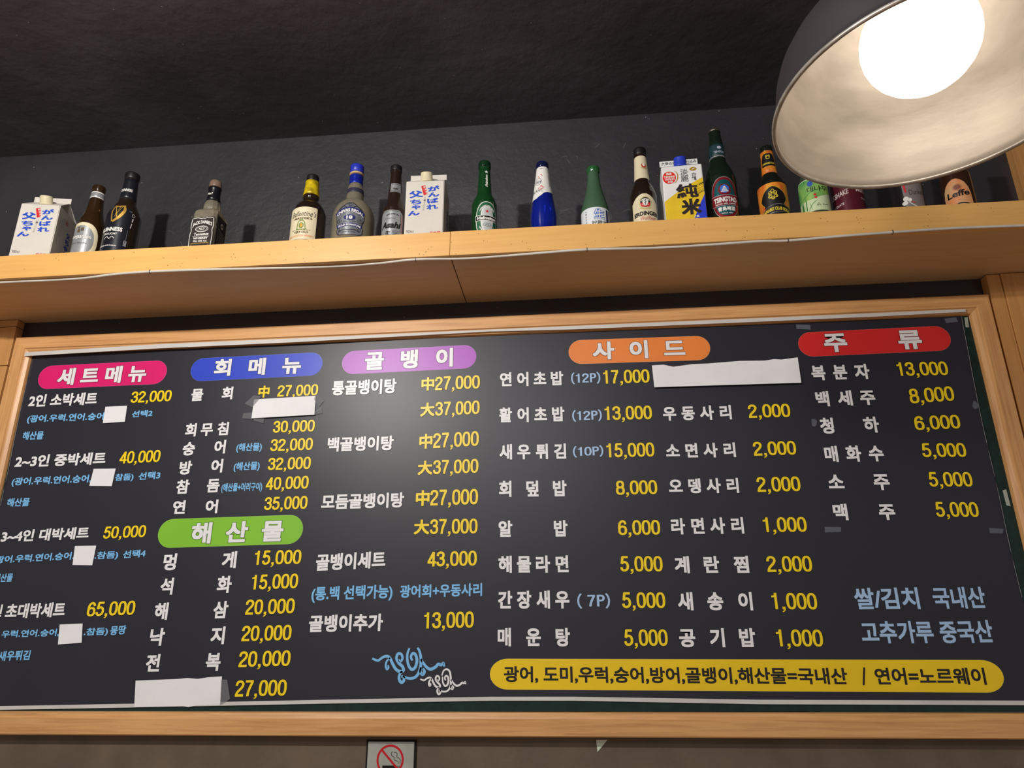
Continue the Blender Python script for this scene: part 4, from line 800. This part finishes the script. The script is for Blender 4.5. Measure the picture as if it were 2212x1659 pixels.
def ganbare(t, f, side_rows):
    l = slab(merge([brush('が', 66, 139, 28, 14, .1), brush('ん', 66, 122.5, 27, 12.5, .1), brush('ば', 65, 106, 27, 13.5, .08), brush('れ', 64, 89.5, 27, 13.5, .08),
                brush('父', 25, 125, 32, 19, .08), brush('ち', 25, 104, 26, 13.5, .06), brush('ゃ', 26, 89.5, 21, 11.5, .06), brush('ん', 21, 74, 28, 13, .12)]), f, .3, 'brush_lettering', INKB, t)
    k = math.radians(15); c, s = math.cos(k), math.sin(k)
    V = [(44+a*c-d*s, 135+a*s+d*c) for a, d in ((-5, -13), (5, -13), (5, 13), (-5, 13))]
    slab((V, [(0, 1, 2, 3)]), f, .35, 'red_stamp', RED, t)
    slab(merge([word(ch, 41.2+i*2.4, 141-i*6.6, 5.5, 5.2, off=.01, rot=.2) for i, ch in enumerate('新潟清酒')]), f, .5, 'stamp_lettering', WHITE, t)
    slab(merge([word(ch, 43.5-i*.6, 112-i*6.4, 4.6, 4.6, off=.0) for i, ch in enumerate('ハーフパック')]+[word('900ml', 5, 21.5, 17, 8, off=0)]), f, .3, 'small_lettering', GREYP, t)
    slab(word('日本酒', 60, 17, 24, 7, off=.04), f, .3, 'red_lettering', RED, t)
    def sd(u, v, h): return (.090+h/1000, u/1000, v/1000)
    slab(merge([brush(ch, 62, 106-i*17, 20, 15, .1) for i, ch in enumerate('父ちゃん')]), sd, .3, 'side_lettering', INKB, t)
    slab(merge([word(ch, 12+8*j, 128-i*6.5+j*3, 5, 5, off=0) for j, row in enumerate(side_rows) for i, ch in enumerate(row)]), sd, .3, 'side_small_lettering', GREYP, t)
    slab(merge([ring(43, 134, 7, 7, 1.2, 24), word('酒', 39.5, 130.5, 7, 7)]), sd, .3, 'side_seal', RED, t)
t, f = carton('drink_carton', 'white gable-top carton with blue brush lettering, leftmost on the shelf', -1.330, 1.402, 12, CREAMCAP, body=158)
ganbare(t, f, ['がんばれとうちゃんの', 'うまいおさけです', 'まろやか'])
t, f = carton('drink_carton', 'white blue-lettered carton between the brown longneck and the green bottle', -.371, 1.412, 2.5, CREAMCAP, body=160)
ganbare(t, f, ['がんばれとうちゃんの', 'うまいおさけです'])

t, f = carton('drink_carton', 'white yellow and blue carton with a blue cap and big black characters', .224, 1.420, -3, mat('blue_screw_cap', (44, 66, 190), rough=.35), body=162, paper=(234, 234, 232))
YEL = ink('carton_yellow', (238, 200, 40), noise=.1); BLU = ink('carton_blue_field', (44, 62, 206))
def arc(u0, v0, u1, v1, bulge, n=8):
    return [(u0+(u1-u0)*i/n, v0+(v1-v0)*i/n-bulge*math.sin(PI*i/n)) for i in range(n+1)]
up = arc(0, 70, 90, 127, -4); lo = arc(56, 3, 90, 82, -5)
V = [(.6, 3)]+[(min(max(u, .6), 89.4), v) for u, v in up]+[(89.4, 82)]+[(min(u, 89.4), v) for u, v in reversed(lo)]
slab((V, [tuple(range(len(V)))]), f, .2, 'yellow_swash', YEL, t)
V = [(min(u, 89.4), v) for u, v in lo]+[(89.4, 3)]
slab((V, [tuple(range(len(V)))]), f, .2, 'blue_field', BLU, t)
slab(merge([ribbon([(66+i*3, 92+i*7), (89, 104+i*6)], .5) for i in range(-2, 3)]+[ribbon([(60, 76), (76, 88), (89, 94)], .7), ribbon([(58, 71), (76, 84), (89, 91)], .9), ribbon([(80, 108), (89.3, 113)], 2.2)]), f, .3, 'brush_streaks', INK, t)
l = slab(ellipse(15.5, 133, 15, 16.5), f, .3, 'red_disc', ink('carton_red', (226, 48, 36)), t)
slab(merge([wd('国産', 15.5, 140, 12, 6.5, off=.03), wd('契約栽培米', 16, 132, 25, 6, off=.03), wd('100%の', 16.5, 125.5, 22, 5.5, off=.03), wd('お酒', 17, 119, 11, 5.5, off=.03)]), f, .5, 'disc_lettering', WHITE, l)
slab(ribbon([(28, 150), (33.5, 144), (34.5, 133), (31, 122), (24, 117)], 2.4, .8), f, .3, 'gold_arc', GOLD, t)
slab(merge([word('淡', 41, 137, 17, 16, off=.0), word('麗', 41, 119, 17, 17, off=.0), word('白', 66.5, 132, 8, 9, off=.01), word('鶴', 65.5, 120, 10, 11, off=.01)]), f, .35, 'small_lettering', INK, t)
slab(merge([word('純', 29, 76, 48, 37, off=.03, slant=-.05), word('米', 36, 32, 44, 41, off=.042)]), f, .45, 'brush_lettering', ink('brush_dark', (44, 36, 34)), t)
l = slab(ellipse(70, 151, 8, 5), f, .3, 'gold_crane', GOLD, t); slab(ribbon([(67, 149), (71, 152), (74, 153)], 1.8, .8), f, .5, 'crane_wing', WHITE, l)
slab(merge([word('上撰', 61, 24, 12, 6, off=.02), word('特撰 900ml', 60, 14, 29, 7, off=.04)]), f, .4, 'white_lettering', WHITE, t)
slab(merge([word('六甲の自', 5, 187, 32, 9, off=0), word('仕込み', 62, 188, 24, 9, off=0)]), lambda u, v, h: (u/1000, .0428-h/1000, (v+10)/1000-.0), .3, 'fin_lettering', INK, t)

# --- green lager
b = Bottle('lager_bottle', 'green lager bottle with an oval green and white label, right of the middle carton', -.190, 1.45,
    [(26, 0), (29.5, 3), (30, 20), (30, 96), (29, 108), (25, 120), (20, 130), (17.5, 140), (16, 160), (13.8, 200), (13.6, 208), (14.8, 210), (14.8, 223), (13.4, 226)], glass('green', (26, 84, 40), .45))
g1 = ink('lager_green', (18, 92, 56)); b.band('lip_ring', 209, 224, mat('dark_green_lip', (16, 48, 26), rough=.12), .3)
l = b.art('label', ellipse(0, 52, 27, 48, power=2.4), WHITE, 12); b.art('label_green', ellipse(0, 52, 25, 46, power=2.4), g1, 12, .55, l)
b.art('label_inner', ellipse(0, 54, 15, 33, power=2.5), WHITE, 12, .7, l); b.art('label_core', ellipse(0, 54, 13.5, 31, power=2.5), ink('pale_silver', (204, 208, 206), .4, .2), 12, .85, l)
b.art('ribbon_band', merge([rows([(48, -28, 27), (50, -28, 27), (61, -28, 27), (63, -28, 27)])]), WHITE, 12, .9, l); b.art('ribbon_black', rows([(49.5, -27, 26), (55, -27, 26), (61.5, -27, 26)]), INK, 12, 1.0, l)
b.art('lettering', merge([wd('Heineken', 0, 51, 46, 9, off=.04), word('HEINEKEN LAGER BEER', -17, 84, 34, 6.5, off=.04, arch=12), word('PREMIUM QUALITY', -17, 16, 34, 6.5, off=.04, arch=-12)]), WHITE, 12, 1.15, l)
def star(u, v, r): return ([(u+(r if i % 2 == 0 else r*.4)*math.sin(PI*i/5), v+(r if i % 2 == 0 else r*.4)*math.cos(PI*i/5)) for i in range(10)], [tuple(range(10))])
b.art('red_star', star(0, 73, 5), RED, 12, 1.05, l, 0); b.art('medals', merge([ring(-5, 38, 4, 4, 1.2, 16), ring(0, 36, 4, 4, 1.2, 16), ring(5, 38, 4, 4, 1.2, 16)]), ink('grey6', (130, 132, 134)), 12, 1.05, l)
b.art('neck_lettering', merge([word('Heineken', 0, 0, 30, 5.5, off=.04)]), WHITE, 0, .5) if 0 else None
V, F = word('Heineken', 0, 0, 34, 5.5, off=.04); V = [(-p[1]+2.5, p[0]+150, p[2]) for p in V]
b.art('neck_lettering', merge([(V, F), star(0, 192, 5)]), WHITE, 18, .5, None, 0, 15)

# --- cobalt blue bottle
b = Bottle('wheat_beer_bottle', 'cobalt blue beer bottle with a white neck label and a red diamond', -.051, 1.45,
    [(26, 0), (29.5, 3), (30, 14), (28.5, 30), (30, 50), (30.3, 66), (28.5, 84), (25.5, 104), (22, 130), (18, 160), (14.4, 192), (13.6, 198), (14.6, 200), (14.6, 211), (13.2, 214)], glass('cobalt', (20, 44, 176), .5, .1, .2))
b.band('lip_ring', 198, 212, mat('navy_lip', (18, 22, 62), rough=.12), .3)
l = b.art('neck_label', rows([(104, -38, -10), (107, -38, -7), (112, -38, 0), (118, -38, 5), (121, -38, 12), (124, -38, 28), (126, -38, 38), (150, -38, 38), (170, -38, 38), (197, -38, 38)], 22), WHITE, -8, .4, None, 3, 21)
b.art('lettering', merge([wd('BLANC', -10, 122, 27, 8, off=-.004), wd('1664', -10, 148, 16, 9, off=.0, slant=.3), ring(-9, 153, 9, 10, .7), wd('BIÈRE', 0, 189, 12, 3, off=0)]+[ribbon([(20, 142+i*4), (26, 142+i*4)], 1.4) for i in range(8)]), ink('label_navy', (40, 44, 70)), -8, .7, l, 3, 21)
b.art('red_marks', merge([ribbon([(-9, 166), (0, 172)], 7), ([(-6, 134), (0, 140), (6, 134), (0, 128)], [(0, 1, 2, 3)]), ([(-9, 133), (-2, 140), (3, 134), (-4, 127)], [(0, 1, 2, 3)])]), RED, -6, .75, l, 0, 21)

# --- frosted green sake
b = Bottle('sake_bottle', 'short frosted green bottle with a white label and a blue outlined character', .069, 1.45,
    [(28, 0), (32, 3), (32.4, 16), (32.4, 66), (30, 84), (25, 104), (19, 128), (15.4, 150), (14, 168), (13.6, 178), (15, 180), (15, 190), (13.4, 192)], glass('frosted_green', (78, 112, 84), .3, .45))
b.band('lip_ring', 176, 190, mat('green_lip', (40, 92, 48), rough=.12), .4)
l = b.art('label', rows([(v, -62, 62) for v in (3, 20, 40, 55, 66)], 36), ink('sake_label', (222, 228, 232)), 0, .35)
kb = ink('kanji_blue', (40, 98, 196)); b.art('big_character', word('生', -9, 35, 25, 27, off=.075), kb, 10, .5, l); b.art('big_character_core', word('生', -8, 35.7, 23, 25.5, off=.01), WHITE, 10, .7, l)
b.art('lettering', merge([word('貯蔵酒', -14, 20, 36, 11, off=.01)]+[word(c, -30, 56-i*7, 4, 4.4, off=0) for i, c in enumerate('大関特別純米')]), INK, 10, .5, l); b.art('navy_stripes', merge([rect(21, 4, 27, 62), rect(30, 4, 33, 62)]), NAVY, 10, .5, l); b.art('seal', ring(-26, 16, 3, 3, 2, 12), RED, 10, .6, l)

# --- dark wheat beer, cream labels
b = Bottle('wheat_beer_bottle', 'dark wheat beer bottle with cream labels, left of the yellow-blue carton', .181, 1.45,
    [(27, 0), (31, 3), (31.3, 20), (31.3, 96), (30, 108), (26, 122), (20.5, 136), (17.5, 146), (16, 170), (14, 208), (13.4, 216), (14.6, 218), (14.6, 233), (13.2, 236)], glass('brown3', (50, 34, 26), .4))
b.band('lip_ring', 216, 234, INK, .3)
l = b.art('neck_label', rows([(v, -26, 26) for v in (146, 165, 185, 210)], 14), CREAM, 0, .35, None, 3, 16)
b.art('neck_badge', ring(0, 0, 1, 1, .5), RED) if 0 else None
b.art('badge_red', ellipse(4, 182, 6, 7), RED, 12, .55, l, 3, 16); b.art('badge_white', ellipse(4, 184, 3.4, 4.4), WHITE, 12, .7, l, 3, 16)
b.art('badge_print', merge([ring(4, 182, 6, 7, .8, 20), ribbon([(-3, 176), (4, 172), (11, 176)], 1.2)]), GOLD, 12, .8, l, 3, 16)
l = b.art('label', rows([(4, -31, 31), (40, -31, 31), (62, -31, 31), (73, -31, 30), (77, -28, 27), (84, -22, 22), (90, -15, 15), (95, -5, 6)], 18), CREAM, 4)
b.art('label_badge', ellipse(2, 72, 11.5, 13), INK, 4, .55, l); b.art('badge_red', rows([(60, -5, 9), (63, -8, 12), (67, -9, 13), (71, -9.5, 13.5)]), RED, 4, .65, l); b.art('badge_core', ellipse(2, 73, 6.5, 8.5), WHITE, 4, .75, l)
b.art('grain', merge([ribbon([(2, 66), (2, 80)], 1)]+[ribbon([(2, 68+i*3), (5 if i % 2 else -1, 71+i*3)], 1) for i in range(4)]), INK, 4, .9, l)
b.art('badge_lettering', merge([word('ERDINGER', -7.5, 79, 19, 3.4, off=.04, arch=5), word('WEISSBRÄU', -6.5, 62.5, 17, 2.6, off=.03, arch=-3)]), WHITE, 4, .95, l)
b.art('ears', merge([ring(2, 71, 15, 15.5, 1.6, 30), ribbon([(-12, 58), (2, 54), (16, 58)], 2)]), ink('pale_gold', (196, 180, 116)), 4, .5, l)
b.art('lettering', wd('ERDINGER', 3, 38, 58, 11, off=.045, arch=2), INK, 4, .6, l); b.art('lettering', wd('Weißbier', 5, 26, 36, 10, off=.0, slant=.3), ink('dull_red', (196, 84, 72)), 4, .6, l)
b.art('small_print', wd('ALKOHOLFREI', 4, 19, 30, 3.5), GOLD, 4, .6, l)

# --- big green bottle, red and teal label
b = Bottle('beer_bottle', 'tallest bottle on the shelf, dark green with a red and teal arched label', .363, 1.465,
    [(32, 0), (35.5, 3), (36, 20), (36, 132), (35, 146), (31.5, 162), (26, 177), (20.5, 191), (18.4, 204), (17.8, 226), (16.2, 246), (14, 270), (13.4, 282)], glass('dark_green', (28, 44, 32), .35))
lathe('crown_cap', [(r/1000, (z+281)/1000) for r, z in CROWN], mat('crown_steel', (120, 112, 100), rough=.35, metal=.7, noise=.4, nscale=90), b.root, 21, False)
b.band('neck_label', 206, 240, ink('neck_teal', (30, 58, 62)), .3); b.band('neck_trim', 203, 206, SILVER, .5)
b.art('neck_lettering', merge([wd('TSINGTAO', 4, 213, 26, 6, off=.02), ellipse(5, 228, 5, 4)]), ink('pale_print', (178, 184, 204)), 6, .6, None, 3, 18)
teal = mat('teal_foil', (26, 92, 100), rough=.3, metal=.35); mar = mat('maroon_foil', (138, 26, 36), rough=.32, metal=.3)
l = b.art('label', ellipse(0, 80, 31, 55, power=2.3), SILVER, 12, .35); b.art('label_red', ellipse(0, 80, 30, 53.5, power=2.3), mar, 12, .5, l); b.art('label_teal', ellipse(0, 80, 24.5, 47, power=2.4), teal, 12, .65, l)
b.art('seal_red', ellipse(0, 100, 14, 15), mar, 12, .8, l); b.art('seal_blue', ellipse(0, 102, 10, 11), ink('seal_blue', (52, 108, 206)), 12, .95, l)
b.art('pavilion', merge([rows([(94, -9, 9), (97, -7, 7)]), rows([(98.5, -6.5, 6.5), (101, -5, 5)]), rows([(102, -5, 5), (104.5, -3.5, 3.5)]), rows([(105.5, -3.2, 3.2), (109, -.6, .6)])]), WHITE, 12, 1.1, l)
b.art('band_trim', rows([(58, -31, 31), (68, -31, 31), (85, -31, 31), (86.5, -31, 31)]), SILVER, 12, .9, l); b.art('band_red', rows([(59.5, -30.6, 30.6), (70, -30.6, 30.6), (84.8, -30.6, 30.6)]), mar, 12, 1.05, l)
b.art('lettering', merge([wd('TSINGTAO', 0, 67.5, 52, 13.5, off=.045, arch=1), wd('青島啤酒', 0, 44, 38, 11.5, off=.035), wd('BREWED · BEER · CANNED', 0, 61.5, 46, 3, off=.03), wd('SINCE 1903', 0, 37, 24, 3)]), WHITE, 12, 1.2, l)

# --- black and orange label
b = Bottle('beer_bottle', 'green-black beer bottle with black and orange neck and body labels', .472, 1.45,
    [(27, 0), (31, 3), (31.5, 20), (31.5, 102), (30.5, 110), (26, 122), (20, 134), (17, 142), (15.8, 160), (14, 194), (13.6, 202), (14.4, 204), (14.2, 216), (12.8, 219)], glass('green_black', (30, 36, 28), .35))
org = mat('orange_flame_print', (238, 158, 44), rough=.42, noise=.6, nscale=70, rgb2=(206, 96, 34), stretch=(1, 1, .35)); b.band('neck_label', 142, 203, org, .3)
yl = ink('acid_yellow', (226, 200, 60))
l = b.art('neck_black', rows([(160, -16, 16), (166, -17, 17), (180, -17, 17), (192, -13, 13), (198, -6, 6)]), INK, 6, .5, None, 3, 16); b.art('neck_emblem', merge([ring(0, 184, 5, 5, 1.4, 10), ring(-3, 188, 2.5, 3, 1, 10), ring(3, 188, 2.5, 3, 1, 10), wd('KANNABIZ CLUB', 0, 165, 28, 5, off=.03)]), yl, 6, .7, l, 3, 16)
b.art('neck_triangle', ([(-6, 158), (0, 147), (6, 158)], [(0, 1, 2)]), INK, 6, .55, None, 0, 16)
l = b.art('label', rows([(v, -52, 52) for v in (3, 20, 40, 60, 80, 105)], 28), org, 0)
b.art('black_shield', rows([(36, -20, 22), (48, -22, 24), (64, -30, 30), (68, -28, 29), (78, -24, 25), (88, -16, 17), (95, -5, 6)]), INK, 2, .5, l); b.art('rim', ribbon([(-21, 48), (-30, 64), (-24, 78), (-15, 88), (0, 95.5), (15, 88), (25, 78), (30, 64), (22, 48)], .8), yl, 2, .6, l)
b.art('black_band', rows([(16, -36, 50), (26, -34, 48), (38, -24, 44), (42, -10, 34), (46, 0, 20)]), INK, 0, .7, l)
b.art('band_rim', merge([ribbon([(-30, 36), (-12, 45), (8, 48.5), (30, 45), (42, 40)], .8), ribbon([(-26, 23), (-10, 27), (8, 29), (30, 27)], .8)]), SILVER, 0, .85, l)
b.art('leaf_emblem', merge([ring(1, 72, 9, 9, 1.6, 9), ring(-4, 78, 4.5, 5, 1.5, 9), ring(6, 78, 4.5, 5, 1.5, 9), ring(-5, 69, 4.5, 4.5, 1.5, 9), ring(7, 69, 4.5, 4.5, 1.5, 9), ring(1, 65, 4, 4.5, 1.5, 9), ribbon([(-3, 82), (1, 88), (5, 82)], 1.4)]), yl, 0, .8, l)
b.art('lettering', word('KANNABIZ CLUB SODA', -31, 33, 66, 8.5, off=.04, arch=8), yl, 0, .95, l)

# --- green can-like soju bottle with bamboo label
b = Bottle('soju_bottle', 'clear bottle with a green bamboo label, partly behind the lamp rim', .562, 1.45,
    [(27, 0), (30, 3), (30.5, 14), (30.5, 100), (28.5, 116), (22, 136), (15, 158), (12.8, 186), (12.6, 208), (14, 210), (14, 222), (12, 224)], glass('pale_green', (92, 110, 88), .5))
gr = mat('bamboo_print', (150, 196, 96), rough=.42, noise=.7, nscale=34, rgb2=(74, 150, 84), stretch=(1, 1, .5))
l = b.art('label', rows([(28, -12, 40), (32, -34, 44), (40, -46, 46), (60, -46, 46), (92, -44, 46), (104, -40, 46), (112, -32, 46)], 26), ink('label_pale', (206, 222, 176)), -4); b.art('bamboo_field', rows([(58, -44, 0), (66, -44, 26), (74, -44, 46), (92, -43, 46), (103, -39, 45), (110, -32, 44)], 24), gr, -4, .5, l)
b.art('bamboo_stems', merge([ribbon([(-26, 30), (-27, 110)], 6), ribbon([(-16, 34), (-14, 108)], 2.5), ribbon([(-40, 60), (-20, 66), (0, 78), (24, 82)], 1.5), ribbon([(-12, 30), (-4, 44), (8, 54)], 1.6, .9), ribbon([(-4, 32), (-8, 50)], 4, .8)]), ink('bamboo_green', (60, 136, 62)), -4, .6, l)
b.art('lettering', wd('대나무', 10, 76, 44, 14, off=.01), INK, 0, .75, l); b.art('seal', merge([ellipse(3, 68, 3, 3), ellipse(4, 61, 3, 2.6)]), RED, 0, .75, l); b.art('badge', ellipse(-4, 98, 6, 7), ink('badge_blue', (44, 86, 172)), 0, .75, l)
b.art('small_print', merge([ribbon([(4, 40), (8, 46), (12, 40), (4, 40)], 1, n=1), wd('특 소주', 22, 40, 12, 3)]), INK, 0, .75, l)

# --- maroon bottle
b = Bottle('stout_bottle', 'maroon bottle with arched pale lettering, half hidden below the lamp', .640, 1.462,
    [(28, 0), (32, 3), (32.5, 20), (32.5, 112), (30, 124), (24, 140), (18, 156), (15.5, 176), (13.6, 212), (14.6, 214), (14.6, 226), (13, 229)], glass('maroon_base', (44, 22, 28), .2))
l = b.art('wrap_label', rows([(v, -68, 68) for v in (3, 30, 60, 90, 106)], 40), mat('maroon_wrap', (92, 30, 44), rough=.3, metal=.2), 0)
pk = ink('pale_pink', (214, 196, 192)); b.art('lettering', merge([word('MILKSHAKE', -48, 70, 54, 13, off=.02, arch=-3), word('CHOCOLATE', -46, 47, 40, 6, off=.02, arch=-1), word('MILKSHAKE', 22, 76, 54, 12, off=.02), word('CHOCOLATE', 32, 58, 40, 5, off=0)]), pk, -4, .6, l)

# --- dark bottle with a pale label
b = Bottle('beer_bottle', 'dark bottle with a dim grey label and a white flower, below the lamp', .772, 1.47,
    [(28, 0), (33, 3), (33.5, 20), (33.5, 110), (31, 124), (24, 142), (18, 158), (15.5, 180), (13.6, 212), (14.6, 214), (14.6, 226), (13, 229)], glass('smoke', (44, 38, 42), .3))
l = b.art('label', rows([(3, -16, 26), (30, -17, 26), (60, -18, 26), (92, -19, 26), (120, -18, 24)]), ink('dim_grey_label', (128, 118, 116)), 22); b.art('lettering', wd('Dunkel', 8, 64, 30, 13, off=.0), ink('label_umber', (70, 56, 54)), 22, .6, l)
b.art('flower', merge([ellipse(-15, 56, 5.5, 6), ellipse(-18, 46, 6, 5), ellipse(-8, 52, 4, 5), ribbon([(-10, 46), (0, 36), (14, 26)], 1.6)]), WHITE, 22, .7, l)
b.art('stem_lines', merge([ribbon([(-8, 50), (2, 42)], 1.6), ribbon([(-15, 96), (-13, 72)], 4)]), RED, 22, .7, l)

# --- abbey beer, orange arched label
b = Bottle('beer_bottle', 'brown beer bottle with an orange arched label, rightmost on the shelf', .871, 1.45,
    [(27, 0), (30, 3), (30.5, 20), (30.5, 100), (28, 116), (22.5, 132), (17.5, 148), (15, 172), (13.4, 208), (14.4, 210), (14.4, 223), (13, 226)], glass('brown4', (72, 44, 32), .4))
l = b.art('label', rows([(3, -29, 29), (30, -29, 29), (52, -28, 28), (66, -25, 25), (78, -19, 19), (86, -11, 11), (90, -3, 3)]), mat('orange_label', (226, 146, 92), rough=.42, noise=.5, nscale=30, rgb2=(206, 176, 130)), -4)
b.art('lettering', wd('Leffe', 2, 45, 44, 15, off=.03, slant=.1), INK, -4, .6, l); b.art('abbey', merge([ellipse(3, 68, 7, 6), ring(3, 68, 9, 8, .8, 20)]), ink('abbey_brown', (140, 84, 66)), -4, .6, l); b.art('dark_arc', ribbon([(-28, 14), (-12, 24), (3, 28), (18, 24), (28, 17)], 3), INK, -4, .6, l)
b.art('lettering', wd('ABBAYE DE LEFFE', 2, 16, 34, 5), WHITE, -4, .75, l)

bpy.data.objects.remove(_to, do_unlink=True)
for o in list(bpy.data.objects):
    if o.parent is None and o.type == 'EMPTY' and o.get('kind') == 'structure': pass
